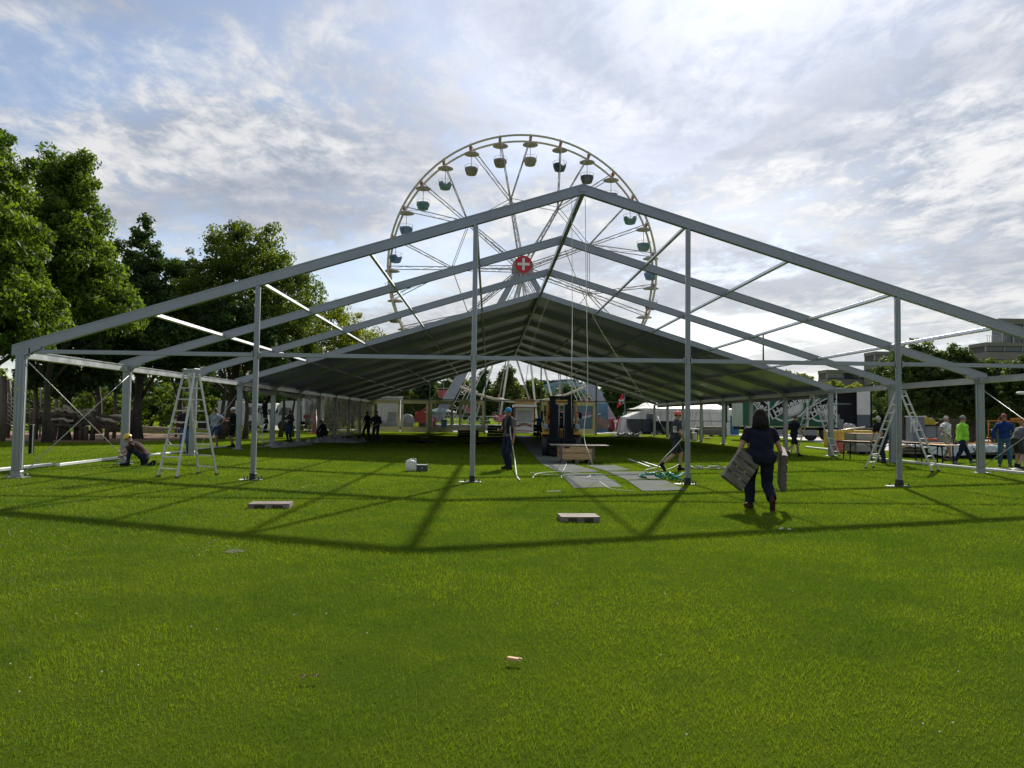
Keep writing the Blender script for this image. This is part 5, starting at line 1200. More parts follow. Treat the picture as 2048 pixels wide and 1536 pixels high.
MATM = mat('floor_mat', (.115, .125, .125), .95, 0, .25, 1.5, bump=.25, bscale=25, spec=.05, dirt=(.085, .11, .045), dirt_amt=.95)
def floor_mat(P, lab):
    g4 = [G(*p) for p in P]; b = MB(); n = 10; rows = []
    for i in range(n+1):
        u = i/n; l_ = g4[0].lerp(g4[3], u); r_ = g4[1].lerp(g4[2], u); rows.append([l_.lerp(r_, j/8)+V((0, 0, .014+.012*abs(mnoise.noise(V((i*.7, j*.9, P[0][0])))))) for j in range(9)])
    b.grid(rows[::-1]); e = [rows[0][j] for j in range(9)]; b.grid([[V((p.x, p.y, .001)) for p in e], e]); e = [rows[-1][j] for j in range(9)]; b.grid([e, [V((p.x, p.y, .001)) for p in e]])
    return tag(b.build('floor_mat', MATM), lab, 'mat', 'grey mats on the grass')
floor_mat([(1148, 977), (1246, 975), (1202, 948), (1122, 949)], 'front left grey mat with the white rope lying across it')
floor_mat([(1120, 946), (1200, 944), (1148, 930), (1085, 930)], 'second grey mat of the left row, with rope loops on it')
floor_mat([(1083, 929), (1146, 929), (1060, 872), (1030, 872)], 'long grey mat in the shade running back beside the forklift')
floor_mat([(1285, 983), (1374, 981), (1330, 962), (1254, 962)], 'front right grey mat beside the foot of the third gable post')
floor_mat([(1254, 961), (1326, 958), (1290, 944), (1215, 944)], 'grey mat under the green strap')
floor_mat([(1213, 943), (1262, 941), (1230, 931), (1170, 931)], 'far right grey mat just in front of the roof shade')
def squiggle(px0, py0, px1, py1, n, amp, r, m, label, seed, name='rope', h=.02, cat='rope', sub=6):
    rr = random.Random(seed); a, c = G(px0, py0), G(px1, py1); pts = []
    for i in range(n): p = a.lerp(c, i/(n-1)); pts.append((p.x+amp*rr.uniform(-1, 1), p.y+amp*1.3*rr.uniform(-1, 1), r+h*rr.random()))
    return rope_thing(pts, r, label, m, 6, None, name, cat, sub)
GREENR = mat('green_strap', (.02, .26, .18), .6, 0, .15, 20)
squiggle(1288, 958, 1372, 962, 34, .16, .022, GREENR, 'tangled bright green strap lying on the grey mats beside the third gable post', 3, 'strap', .16, 'strap')
squiggle(1374, 938, 1450, 940, 40, .10, .018, mat('grey_rope', (.40, .38, .35), .8), 'tangled pale grey rope on the grass right of the third gable post', 5, h=.10)
squiggle(1068, 948, 1225, 962, 10, .16, .009, ROPE, 'thin white rope looping over the left mats', 8)
rope_thing([G(1065, 958), G(1078, 948), G(1130, 945), G(1180, 950), G(1270, 950), G(1335, 940), G(1360, 928)], .010, 'long white rope lying across both rows of mats')
rope_thing([G(1123, 958), G(1128, 952), G(1170, 956), G(1178, 951), G(1130, 948)], .009, 'white rope end curled on the second left mat')
for i, (a, c) in enumerate((((1258, 920), (1300, 936)), ((1285, 925), (1322, 937)))):
    lying(*a, *c, ['longer', 'shorter'][i]+' of two white strips lying behind the man in the orange helmet', .022, WHITE, 'strip', 'strip')
lying(1095, 985, 1122, 984, 'small white stick lying on the grass below the left mats', .012, OFFW, 'stick', 'stick')
p = G(1026, 1331); o = T('wood_block', 'small pale wood offcut lying alone on the foreground grass', 'wood offcut', (p.x, p.y, 0.02), -.45); MB().box((0, 0, .02), (.075, .03, .018), ch=.002).build('block', WOODL, o); MB().box((.04, .012, .022), (.03, .012, .01)).build('splinter', WOODL, o)
LEAFB = mat('dry_leaf', (.30, .22, .12), .7, 0, .3, 30)
for px, py, lab in ((608, 1367, 'curled dry leaf on the left foreground grass'), (632, 1366, 'small dry leaf just right of the curled one')):
    p = G(px, py); b = MB()
    for k in range(5):
        a = k*1.3; b.add([(0, 0, .025), (.018*math.cos(a), .018*math.sin(a), .042), (.034*math.cos(a+.15), .034*math.sin(a+.15), .034), (.018*math.cos(a+.45), .018*math.sin(a+.45), .03)], [(0, 1, 2, 3)])
    o = b.build('dry_leaf', LEAFB); o.location = (p.x, p.y, .01); tag(o, lab, 'leaf')
p = G(1563, 1060); o = T('litter_scrap', 'small white scrap lying in the rafter shadow below the walking person', 'litter', (p.x, p.y, 0)); MB().box((0, 0, .02), (.06, .025, .02), Matrix.Rotation(.4, 3, 'Z')).build('scrap', WHITE, o); MB().box((.09, -.04, .018), (.05, .02, .014), Matrix.Rotation(-.4, 3, 'Z')).build('scrap', OFFW, o)
# bare earth patch
b = MB(); p = G(468, 1103); b.add([(p.x+(.10+.04*math.sin(k*2.2))*math.cos(k*PI/8), p.y+(.12+.04*math.sin(k*3.1))*math.sin(k*PI/8), .005) for k in range(16)], [list(range(16))]); b.build('bare_earth_patch', mat('bare_earth', (.055, .05, .022), .95, 0, .4, 12), kind='structure')
# daisies / clover
b = MB(); rr = random.Random(9); DAI = mat('clover_white', (.62, .64, .52), .7)
for _ in range(230):
    if rr.random() < .75: p = G(rr.gauss(600, 90), rr.gauss(975, 9))
    elif rr.random() < .5: p = G(rr.gauss(440, 30), rr.gauss(1103, 10))
    else: p = G(rr.uniform(0, 2048), rr.uniform(1000, 1500))
    b.ell((p.x, p.y, .042), (.0055, .0055, .005), 5, 3)
b.build('clover_flowers', DAI, kind='stuff')
# flat pallets
WOODD = wood('dark_pallet_side', (.075, .06, .05), (.035, .03, .025))
def pallet(loc, rz, L_=1.0, W_=.8, h=.13, boards=5, label='', grp=None, rot=None, name='pallet', wm=None, gap=.25, sides=None):
    t = T(name, label, 'pallet', loc, rz, grp)
    if rot is not None: t.rotation_euler = rot
    wm = wm or WOODP; bw = W_/boards
    for i in range(boards):
        y = -W_/2+bw*(i+.5); o = MB().box((0, y, h-.011), (L_, bw*(1-gap), .022), ch=.002).build('deck_board', wm, t)
    if sides is not None:
        for y in (-W_/2+.012, W_/2-.012): MB().box((0, y, h/2-.006), (L_, .022, h-.036)).build('side_board', sides, t)
        for x in (-L_/2+.012, L_/2-.012): MB().box((x, 0, h/2-.006), (.022, W_-.06, h-.036)).build('side_board', sides, t)
    for x in (-L_/2+.05, 0, L_/2-.05):
        MB().box((x, 0, h-.033), (.10, W_, .022)).build('stringer', wm, t); MB().box((x, 0, .011), (.10, W_, .022)).build('bottom_board', wm, t)
        for y in (-W_/2+.06, 0, W_/2-.06): MB().box((x, y, h/2-.011), (.10, .12, h-.066)).build('block', wm, t)
    return t
def pal_ground(pxl, pyl, pxr, pyr, dep, rz, boards, label):
    a, c = G(pxl, pyl), G(pxr, pyr); w_ = (c-a).length
    x = (a.x+c.x)/2; y = (a.y+c.y)/2+dep/2
    return pallet((x, y, 0), rz, w_, dep, .08, boards, label, 'pallets lying on the grass', gap=.12, sides=WOODD)
pal_ground(492, 1020, 575, 1016, .42, .10, 4, 'dark wooden pallet lying on the grass left of the second gable post')
pal_ground(1123, 1046, 1197, 1044, .42, .05, 3, 'wooden pallet with pale boards lying on the grass below the mats')

# canister and toolbox
p = G(820, 943); t = T('canister', 'white plastic canister standing on the grass in front of the roof shade', 'canister', (p.x, p.y+.1, 0), .15)
b = MB(); b.lathe([(.10, .0), (.145, .02), (.15, .14), (.15, .30), (.13, .36), (.06, .385)], 18); 
b.box((.10, .0, .19), (.16, .24, .34), ch=.05); b.build('body', mat('canister_white', (.70, .70, .66), .35, 0, .05, 3), t); MB().lathe([(.035, .385), (.035, .42)], 10).build('cap', OFFW, t); MB().path([(.04, 0, .38), (.08, 0, .42), (.16, 0, .40), (.17, 0, .34)], .016, 6).build('handle', OFFW, t); t.scale = (.9, .9, .82)
p = G(842, 943); t = T('toolbox', 'small dark toolbox beside the white canister', 'toolbox', (p.x+.02, p.y+.12, 0), .02); MB().box((0, 0, .085), (.31, .2, .16), ch=.012).build('box', mat('toolbox_grey', (.045, .055, .07), .45), t); MB().box((0, 0, .172), (.315, .205, .02), ch=.004).build('lid', STEEL, t)
for x in (-.15, .15): MB().box((x, -.06, .19), (.03, .04, .03)).build('latch', WHITE, t)
MB().box((0, -.106, .09), (.05, .012, .03)).build('lock', STEEL, t)
# white cloth heap behind roof shade and crumpled sheeting in the left bays
def crumple(name, label, cx, cy, lx, ly, h, m, seed, cat='sheet', n=22):
    P = []
    for i in range(n+1):
        row = []
        for j in range(n//2+1):
            u, v = 2*i/n-1, 2*j/(n//2)-1; e = max(0, 1-u*u)*max(0, 1-v*v)
            z = .01+h*(abs(mnoise.noise(V((u*3+seed, v*3, 1)))*1.4+.5*mnoise.noise(V((u*8, v*8+seed, 2)))))*(e**.35)
            row.append((cx+u*lx*(1+.15*math.sin(v*4+seed)), cy+v*ly*(1+.2*math.sin(u*5+seed)), z))
        P.append(row)
    return tag(MB().grid(P[::-1]).build(name, m), label, cat)
SHEET = fabric_tr('loose_sheet', (.36, .39, .39), .12, .3, .25, 4)
p = G(1252, 873); crumple('white_sheet', 'crumpled white sheet lying in the sun right of the far window wall', p.x, p.y, 1.1, .5, .55, SHEET, 3)
crumple('clear_sheet', 'crumpled clear sheeting on the ground between the fourth and sixth left posts', -12.0, 20.0, .9, 2.6, .22, SHEET, 7)
crumple('clear_sheet', 'heap of crumpled sheeting with poles in the shade right of the sixth left post', -10.6, 25.0, 1.4, 1.0, .60, SHEET, 11)
for i, (x0, y0, x1, y1) in enumerate(((-10.9, 24.6, -9.4, 25.6), (-11.3, 24.4, -9.9, 25.4), (-11.8, 24.6, -10.5, 24.9))):
    o = MB().tube((x0, y0, .15), (x1, y1, .75-.2*i), .03, 6).build('frame_rail', ALU2); tag(o, ['rightmost', 'middle', 'leftmost'][i]+' of the three rails sticking out of the heaped sheeting', 'rail', 'rails in the sheeting heap')

# ------------------------------------------------------------------ stepladders
def ladder(base, rz, H_, wb, wt, spread, n, label, rope=False, tilt=0.):
    t = T('stepladder', label, 'stepladder', base, rz, 'aluminium stepladders')
    for s in (-1, 1):      # front and back frames, in local y
        y0 = s*spread/2
        for x in (-1, 1):
            MB().bar((x*wb/2, y0, .02), (x*wt/2, s*.05, H_), .03, .055, up=(0, 1, 0), ch=.005).build('stile', ALU2, t)
            MB().box((x*wb/2, y0, .025), (.05, .09, .05)).build('foot', DARK, t)
        for i in range(n):
            z = H_*(i+.75)/(n+.35); f = z/H_; hw = (wb*(1-f)+wt*f)/2; y = y0*(1-f)+s*.05*f
            b = MB(); b.box((0, y, z), (hw*2, .055 if s < 0 else .035, .028)); b.build('rung', ALU2, t)
    for x in (-1, 1): MB().box((x*wt/2, 0, H_-.03), (.05, .18, .12), ch=.01).build('hinge', STEEL, t)
    MB().box((0, 0, H_+.01), (wt, .06, .03)).build('top_bar', ALU2, t)
    if rope:
        z = H_*.33; MB().path([(-wb*.42, -spread*.33, z), (-.15, -spread*.3, z-.12), (.1, -spread*.3, z-.11), (wb*.40, -spread*.33, z+.02)], .012, 5).build('safety_rope', ROPE, t)
    return t
# tall one at the left: feet at four pixels
fa, fb, fc, fd = G(304, 957), G(361, 955), G(366, 944), G(414, 947)
ladder(((fa.x+fb.x)/2+.28, (fa.y+fb.y)/2+.55, 0), R(-28), 2.55, .62, .36, 1.15, 9, 'tall aluminium stepladder standing in the sun beside the kneeling worker', True)
p = (G(1588, 914)+G(1662, 908))/2; ladder((p.x+.05, p.y, 0), R(42), 2.62, .60, .42, 1.95, 9, 'stepladder standing open sideways left of the fourth right eave post')
p = (G(1752, 936)+G(1858, 944))/2; ladder((p.x, p.y, 0), R(42), 2.50, .62, .44, 1.95, 9, 'stepladder straddling behind the right gable post')
p = G(528, 890); ladder((p.x, p.y+.3, 0), R(28), 1.75, .6, .4, 1.1, 6, 'stepladder in the shade that a dark clothed worker stands on')
p = G(664, 878); ladder((p.x, p.y, 0), R(-15), 1.9, .6, .42, 1.0, 7, 'stepladder standing in the shade beside the crinkled side wall')

# ------------------------------------------------------------------ forklift
def forklift():
    base = G(1118, 914); t = T('forklift', 'yellow and black forklift truck with a tall mast facing the camera under the roof', 'forklift', (base.x+.1, base.y+.2, 0), R(-6))
    FY = mat('forklift_yellow', (.50, .27, .04), .45, 0, .15, 2, dirt=(.15, .1, .04), dirt_amt=.4)
    MB().box((-.05, 1.55, .72), (1.35, 2.1, .75), ch=.06).build('body', FY, t); MB().box((0, 2.75, .85), (1.3, .6, 1.0), ch=.12).build('counterweight', FY, t)
    for s in (-1, 1):
        b = MB(); b.lathe([(.28, -.16), (.42, -.14), (.42, .14), (.28, .16)], 20, (s*.62, .55, .42), True, Matrix.Rotation(PI/2, 3, 'Y')); w_ = b.build('wheel', DARK, t); MB().lathe([(.2, -.165), (.08, -.17)], 12, (s*.62, .55, .42), True, Matrix.Rotation(PI/2*s, 3, 'Y')).build('hub_cap', FY, w_)
        MB().lathe([(.3, -.12), (.3, .12)], 16, (s*.5, 2.5, .3), True, Matrix.Rotation(PI/2, 3, 'Y')).build('wheel', DARK, t)
        MB().box((s*.64, .62, .88), (.36, .75, .10), ch=.04).build('mudguard', FY, t)
        b = MB(); b.bar((s*.62, .75, .95), (s*.56, .95, 2.15), .07, .08); b.bar((s*.6, 2.35, 1.2), (s*.56, 2.1, 2.15), .07, .08); b.build('cab_pillar', FY, t)
        MB().box((s*.62, .45, 1.15), (.20, .16, .24), ch=.04).build('headlight', STEEL, t)
        b = MB(); b.box((s*.31, .12, 1.22), (.16, .16, 2.3)); b.box((s*.42, .12, 1.22), (.10, .20, 2.3)); b.build('mast_rail', BLACKM, t)
        MB().box((s*.19, .05, 1.05), (.10, .10, 2.0)).build('inner_mast_rail', BLACKM, t)
        b = MB(); b.box((s*.24, -.32, .14), (.12, .95, .05)); b.box((s*.24, .12, .38), (.12, .05, .5)); b.build('fork', BLACKM, t)
        MB().tube((s*.10, .08, .4), (s*.10, .08, 2.1), .025, 6).build('lift_chain', STEEL, t)
    MB().box((-.78, .55, 1.62), (.08, .20, .36), ch=.03).build('mirror', BLACKM, t); MB().box((.74, .5, 1.60), (.14, .06, .26), ch=.03).build('mirror', BLACKM, t)
    for s in (-1, 1): MB().tube((s*.56, .9, 1.75), (s*.76, .52, 1.7), .015, 5).build('mirror_arm', BLACKM, t)
    b = MB(); b.box((0, 1.5, 2.19), (1.25, 1.4, .07), ch=.02); b.build('overhead_guard', FY, t)
    for i in range(5): MB().bar((-.45+i*.22, .85, 2.22), (-.45+i*.22, 2.15, 2.22), .04, .04).build('guard_bar', BLACKM, t)
    MB().box((0, .12, 2.32), (1.02, .16, .10), ch=.02).build('mast_crossbar', BLACKM, t); MB().box((0, .12, 1.32), (.72, .10, .07)).build('mast_crossbar', BLACKM, t)
    MB().box((0, .0, .66), (.92, .06, .12)).build('fork_carriage', BLACKM, t); MB().box((0, .0, .40), (.92, .06, .10)).build('fork_carriage', BLACKM, t)
    for i in range(6): MB().box((-.40+i*.16, .0, .95), (.03, .04, .5)).build('load_guard_bar', BLACKM, t)
    MB().box((0, 1.9, 1.12), (.5, .45, .12), ch=.04).build('seat', BLACKM, t); MB().box((0, 2.15, 1.42), (.48, .10, .6), ch=.04).build('seat_back', BLACKM, t)
    sw = MB(); sw.path([(.17*math.cos(a*PI/8), 1.22+.06*math.sin(a*PI/8), 1.42+.16*math.sin(a*PI/8)) for a in range(17)], .015, 5); sw.tube((0, 1.22, 1.42), (0, 1.05, 1.1), .02, 6); sw.build('steering_wheel', BLACKM, t)
    MB().box((-.05, .70, .85), (1.3, .08, .85), ch=.02).build('dashboard', BLACKM, t); MB().box((0, .42, .42), (1.05, .5, .6), ch=.03).build('axle_housing', BLACKM, t)
    return t
forklift()

# ------------------------------------------------------------------ people
def ik(a, t, l1, l2, pole):
    d = t-a; L_ = min(d.length, (l1+l2)*.998); dn = d.normalized(); x = (l1*l1-l2*l2+L_*L_)/(2*L_); h = math.sqrt(max(l1*l1-x*x, 0))
    pp = pole-dn*pole.dot(dn); pp = pp.normalized() if pp.length > 1e-5 else V((1, 0, 0))
    return a+dn*x+pp*h, a+dn*L_
_clm = {}
def cloth(c):
    k = 'cloth_%02x%02x%02x' % tuple(int(x*255) for x in c)
    return mat(k, c, .85, 0, .28, 7, bump=1.0, bscale=9, spec=.2)
def person(label, loc, face, h=1.78, pelvis=(0, 0, .95), lean=(0, 0), hunch=0., head=(0, 0), hl=(-.24, .05, .82), hr=(.24, .05, .82), fl=(-.11, 0, .09, 0), fr=(.11, 0, .09, 0),
           shirt=(.03, .03, .04), trousers=(.03, .04, .08), shoes=(.03, .03, .03), sleeve=.62, shorts=False, hat=None, hair=(.05, .035, .025), longhair=False, gloves=None, fat=1.0, skin=None, vox=.0185,
           epole=((-1, -.6, 0), (1, -.6, 0)), kpole=((-.08, 1, .1), (.08, 1, .1)), apron=False, grip=False, long_shirt=.0, bald=False, vest=None, pant=.0):
    s = h/1.78; t = T('person', label, 'person', (loc[0], loc[1], loc[2] if len(loc) > 2 else 0), face)
    P = V(pelvis); d1 = V((lean[0], lean[1], 1)).normalized(); Mx = P+d1*.25
    d2 = V((lean[0]*(1+hunch), lean[1]*(1+hunch)+hunch*.3, 1)).normalized(); Nk = Mx+d2*.27
    r = V((1, 0, 0)); f1 = r.cross(d1)*-1 if False else d1.cross(r)*-1; f1 = r.cross(d1)*-1
    f1 = d1.cross(r); f1 = -f1 if f1.y < 0 else f1; f2 = d2.cross(r); f2 = -f2 if f2.y < 0 else f2
    sh = [Nk-d2*.085+r*q*.18*(.6+.4*fat)+f2*.0 for q in (-1, 1)]; hp = [P-V((0, 0, .03))+r*q*.095*fat**.5 for q in (-1, 1)]
    hands = [V(hl), V(hr)]; feet = [V(fl[:3]), V(fr[:3])]; tp = [fl[3] if len(fl) > 3 else 0, fr[3] if len(fr) > 3 else 0]
    el, wr, kn, an = [], [], [], []
    for i in range(2):
        e, w_ = ik(sh[i], hands[i], .295, .265, V(epole[i])); el.append(e); wr.append(w_)
        k, a = ik(hp[i], feet[i], .445, .43, V(kpole[i])); kn.append(k); an.append(a)
    b = MB(); segs = []
    def cap(a, c, ra, rb, reg, n=12):
        b.tube(a, c, ra, n, rb); b.ell(a, ra, 10, 8); b.ell(c, rb, 10, 8); segs.append((reg, a.copy(), c.copy(), (ra+rb)/2))
    fx = fat
    # trunk as lofted rings
    RG = [(P-V((0, 0, .13)), .10, .09, r, f1), (P-V((0, 0, .09)), .155*fx, .115*fx, r, f1), (P+V((0, 0, .0)), .170*fx, .128*fx, r, f1), (P+d1*.12, .152*fx, .115*fx, r, f1), (Mx, .158*fx, .120*fx, r, f2), (Mx+d2*.14, .172*(.4+.6*fx), .125*(.4+.6*fx), r, f2), (Mx+d2*.22, .165, .105, r, f2), (Nk-d2*.005, .10, .075, r, f2), (Nk+d2*.02, .06, .06, r, f2)]
    b.loft([(c, x*a, y*q) for c, a, q, x, y in RG], 16)
    segs.append(('hips', P-d1*.09, P+d1*.05, .14)); segs.append(('torso', P+d1*.08, Mx, .14)); segs.append(('torso', Mx, Nk-d2*.06, .14))
    # head
    hy, hpz = head; hd = (d2*.55+V((0, .0, .75))).normalized(); HF = V((-math.sin(hy)*math.cos(hpz), math.cos(hy)*math.cos(hpz), math.sin(hpz))); HR = HF.cross(V((0, 0, 1))).normalized(); HU = HR.cross(HF)
    Hc = Nk+hd*.175+HF*.015; HM = Matrix((HR, HF, HU)).transposed()
    cap(Nk-d2*.03, Nk+hd*.10+HF*.0, .062, .055, 'neck')
    b.ell(Hc, (.076, .094, .112), 16, 12, HM); b.ell(Hc+HF*.028-HU*.055, (.055, .062, .055), 12, 8, HM)
    b.ell(Hc+HF*.092-HU*.012, (.013, .020, .022), 8, 6, HM); b.ell(Hc+HF*.080+HU*.022, (.045, .018, .010), 8, 6, HM); b.ell(Hc+HF*.084-HU*.085, (.022, .018, .016), 8, 6, HM); b.ell(Hc+HF*.086-HU*.050, (.024, .012, .008), 8, 6, HM)
    for q in (-1, 1): b.ell(Hc+HR*q*.078-HU*.01-HF*.005, (.012, .022, .032), 8, 6, HM)
    segs.append(('head', Hc-HU*.05, Hc+HU*.04, .09))
    for i, q in enumerate((-1, 1)):
        b.ell(sh[i], (.068, .066, .066), 10, 8); b.tube(Nk-d2*.02, sh[i], .050, 12, .060); segs.append(('torso', Nk-d2*.05, sh[i]-r*q*.03, .055)); cap(sh[i], el[i], .056*fx**.5, .043, ('upper', i)); cap(el[i], wr[i], .043, .029, ('fore', i))
        hd_ = (wr[i]-el[i]).normalized(); side = V((q, 0, 0)); side = (side-hd_*side.dot(hd_)).normalized(); fw = hd_.cross(side)
        if fw.y < 0: fw = -fw
        # hand: palm + four fingers + thumb, lightly curled
        pc = wr[i]+hd_*.055; Mh = Matrix((side, fw, hd_)).transposed(); b.ell(pc, (.020, .042, .052), 10, 8, Mh)
        segs.append((('hand', i), wr[i]+hd_*.03, wr[i]+hd_*.12, .035))
        cu = .9 if grip else .35
        for j, (o, ln) in enumerate(((.032, .036), (.011, .042), (-.010, .039), (-.030, .030))):
            a0 = wr[i]+hd_*.095+fw*o; dd = (hd_-side*cu*.5).normalized(); a1 = a0+dd*ln; dd2 = (hd_*(1-cu)-side*cu*1.2).normalized(); a2 = a1+dd2*ln*.9
            b.path([a0-hd_*.03, a0, a1, a2], [.010, .0105, .0095, .008], 7)
        a0 = wr[i]+hd_*.04+fw*.036; b.path([a0, a0+fw*.022+hd_*.028, a0+fw*.022+hd_*.055-side*.012], [.013, .012, .009], 7)
        cap(hp[i], kn[i], .088*fx**.7, .060, ('thigh', i)); cap(kn[i], an[i], .058, .038, ('shin', i))
        ft = V((0, 1, 0)); 
        dk = tp[i]; fo = V((q*.16, math.cos(dk), -math.sin(dk))).normalized()
        toe = an[i]+fo*.165-V((0, 0, .045*math.cos(dk))); heel = an[i]-fo*.055-V((0, 0, .045*math.cos(dk)))+V((0, 0, -.02*math.sin(dk)))
        b.path([heel-fo*.01, heel, (heel+toe)/2+V((0, 0, .012)), toe, toe+fo*.04], [.025, .042, .044, .040, .022], 12); b.tube(an[i], heel.lerp(toe, .25), .040, 10, .046); b.ell(toe, (.042, .042, .034), 10, 8)
        segs.append((('foot', i), heel, toe, .045))
    me0 = b.mesh('tmp', []); 
    o = bpy.data.objects.new('tmp', me0); COL.objects.link(o)
    rm = o.modifiers.new('r', 'REMESH'); rm.mode = 'VOXEL'; rm.voxel_size = vox; sm = o.modifiers.new('s', 'SMOOTH'); sm.factor = .5; sm.iterations = 3
    dg = bpy.context.evaluated_depsgraph_get(); me = bpy.data.meshes.new_from_object(o.evaluated_get(dg)); bpy.data.objects.remove(o)
    nv = len(me.vertices); co = np.zeros(nv*3); me.vertices.foreach_get('co', co); co = co.reshape(-1, 3); no = np.zeros(nv*3); me.vertices.foreach_get('normal', no); no = no.reshape(-1, 3)
    D = []; TT = []
    for reg, a, c, rr in segs:
        a, c = np.array(a), np.array(c); ab = c-a; tt = ((co-a)@ab)/max(ab@ab, 1e-9); tc = np.clip(tt, 0, 1); D.append(np.linalg.norm(co-(a+tc[:, None]*ab), axis=1)-rr); TT.append(tt)
    D = np.array(D); TT = np.array(TT); near = D.argmin(0); tn = TT[near, np.arange(nv)]
    nf = len(me.polygons); loops = np.zeros(len(me.loops), int); me.loops.foreach_get('vertex_index', loops); quads = loops.reshape(-1, 4) if len(loops) == nf*4 else None
    names = [sg[0] if isinstance(sg[0], str) else sg[0][0] for sg in segs]
    kind = np.array(names)[near]
    is_sh = (kind == 'torso') | ((kind == 'upper') & (tn < sleeve)) | ((kind == 'upper') & (sleeve > .99)) | ((kind == 'fore') & (sleeve > 1) & (tn < sleeve-1)) | ((kind == 'neck') & (tn < .25)) | ((kind == 'hips') & (tn > .6-long_shirt))
    is_sh |= (kind == 'thigh') & (tn < long_shirt*.16) & (long_shirt > .5)
    is_tr = (kind == 'hips') | ((kind == 'thigh') & (True if not shorts else (tn < .92))) | ((kind == 'shin') & (~np.array(shorts)) & (tn < .93))
    is_ft = (kind == 'foot') | ((kind == 'shin') & (tn > .90))
    is_gl = (kind == 'hand') | ((kind == 'fore') & (tn > .9))
    sk = skin or SKIN
    bm_ = bpy.data.meshes.new('body'); bm_.from_pydata((co*s).tolist(), [], quads.tolist()); bm_.polygons.foreach_set('use_smooth', [True]*nf); bm_.materials.append(sk); bm_.update(); link('body', bm_, t)
    def shell(name, sel, off, m_, thick=True, wob=.004):
        fsel = sel[quads].all(1); q = quads[fsel]
        if len(q) == 0: return
        u, inv = np.unique(q, return_inverse=True); c = co[u]; nn = no[u]
        w_ = off+wob*np.sin(c[:, 2]*31+c[:, 0]*17)+wob*.7*np.sin(c[:, 1]*43+c[:, 2]*12)
        if name == 'trousers':
            w_ = w_+(.012+pant)*np.clip((P.z-c[:, 2])/.6, 0, 1)
        if name == 'shirt': w_ = w_+.022*np.clip((P.z+.12-c[:, 2])/.15, 0, 1)*(kind[u] != 'upper')+.010*(kind[u] == 'upper')*np.clip(tn[u], 0, 1)
        m2 = bpy.data.meshes.new(name); m2.from_pydata(((c+nn*w_[:, None])*s).tolist(), [], inv.reshape(-1, 4).tolist()); m2.polygons.foreach_set('use_smooth', [True]*len(q)); m2.materials.append(m_); m2.update(); link(name, m2, t)
    shell('trousers' if not shorts else 'shorts', is_tr, .012, cloth(trousers)); shell('shirt', is_sh, .016, cloth(shirt))
    for i in (0, 1):
        idx = [k for k, sg in enumerate(segs) if not isinstance(sg[0], str) and sg[0][0] in ('foot',) and sg[0][1] == i][0]; shn = [k for k, sg in enumerate(segs) if not isinstance(sg[0], str) and sg[0] == ('shin', i)][0]
        shell('shoe', ((near == idx) | ((near == shn) & (tn > (.80 if shorts else .9)))), .008, cloth(shoes), wob=.001)
        if gloves:
            hx = [k for k, sg in enumerate(segs) if not isinstance(sg[0], str) and sg[0] == ('hand', i)][0]; fxx = [k for k, sg in enumerate(segs) if not isinstance(sg[0], str) and sg[0] == ('fore', i)][0]
            shell('glove', (near == hx) | ((near == fxx) & (tn > .88)), .004, cloth(gloves), wob=.001)
    if vest: shell('vest', (kind == 'torso') & (np.abs(co[:, 0]-P.x) > .045), .026, cloth(vest))
    # hair / hat
    def cap_shape(rx, ry, rz, zc, zmin, m_, name, back=.0):
        b2 = MB(); n = 18; vs = []; fs = []
        for i in range(7):
            th = PI*.5*i/6*(1.0+zmin); zz = math.cos(th); rr = math.sin(th)
            for k in range(n): vs.append(Hc+HM @ V((rx*rr*math.cos(2*PI*k/n), ry*rr*math.sin(2*PI*k/n)-back, rz*zz+zc)))
        for i in range(6):
            for k in range(n): fs.append((i*n+k, (i+1)*n+k, (i+1)*n+(k+1) % n, i*n+(k+1) % n))
        b2.add([v*s for v in vs], fs, True); return b2.build(name, m_, t)
    if not bald:
        if longhair:
            b2 = MB(); HMm = cloth(hair); b2.ell((Hc+HM @ V((0, -.028, .022)))*s, (.112*s, .120*s, .124*s), 18, 12, HM); b2.ell((Hc+HM @ V((0, -.060, -.07)))*s, (.125*s, .085*s, .14*s), 16, 10, HM); b2.ell((Hc+HM @ V((.01, -.065, -.15)))*s, (.135*s, .065*s, .11*s), 16, 10, HM)
            rr = random.Random(4)
            for k in range(46):
                a = rr.uniform(PI*1.02, PI*1.98); x, y = .116*math.cos(a), .100*math.sin(a)-.03; pts = [Hc+HM @ V((x*.75, y*.8, .08)), Hc+HM @ V((x*1.05, y*1.05, -.02)), Hc+HM @ V((x*1.15, y*1.1, -.12)), Hc+HM @ V((x*1.2+rr.uniform(-.02, .02), y*1.05, -.20-rr.uniform(0, .06)))]
                b2.path([p*s for p in pts], [.016*s, .017*s, .014*s, .004*s], 6)
            b2.build('hair', HMm, t)
        else: cap_shape(.082, .100, .116, .004, .12, cloth(hair), 'hair', .008)
    if hat:
        kindh, hc = hat; HMt = mat('hat_%02x%02x%02x' % tuple(int(x*255) for x in hc), hc, .35 if kindh == 'helmet' else .8, 0, .05, 4)
        o = cap_shape(.100 if kindh == 'helmet' else .088, .122 if kindh == 'helmet' else .106, .118 if kindh == 'helmet' else .108, .020, .02, HMt, 'helmet' if kindh == 'helmet' else 'cap')
        b2 = MB(); bw = .075; P4 = []
        for k in range(9):
            u = -1+k/4; P4.append([(Hc+HM @ V((u*bw*1.1, .095*math.sqrt(max(0, 1-u*u*.75))+o_, .026-.012*(o_/.06)))) * s for o_ in (0, .03, .065*math.sqrt(max(.05, 1-u*u)))])
        b2.grid(P4); b2.build('brim', HMt, t)
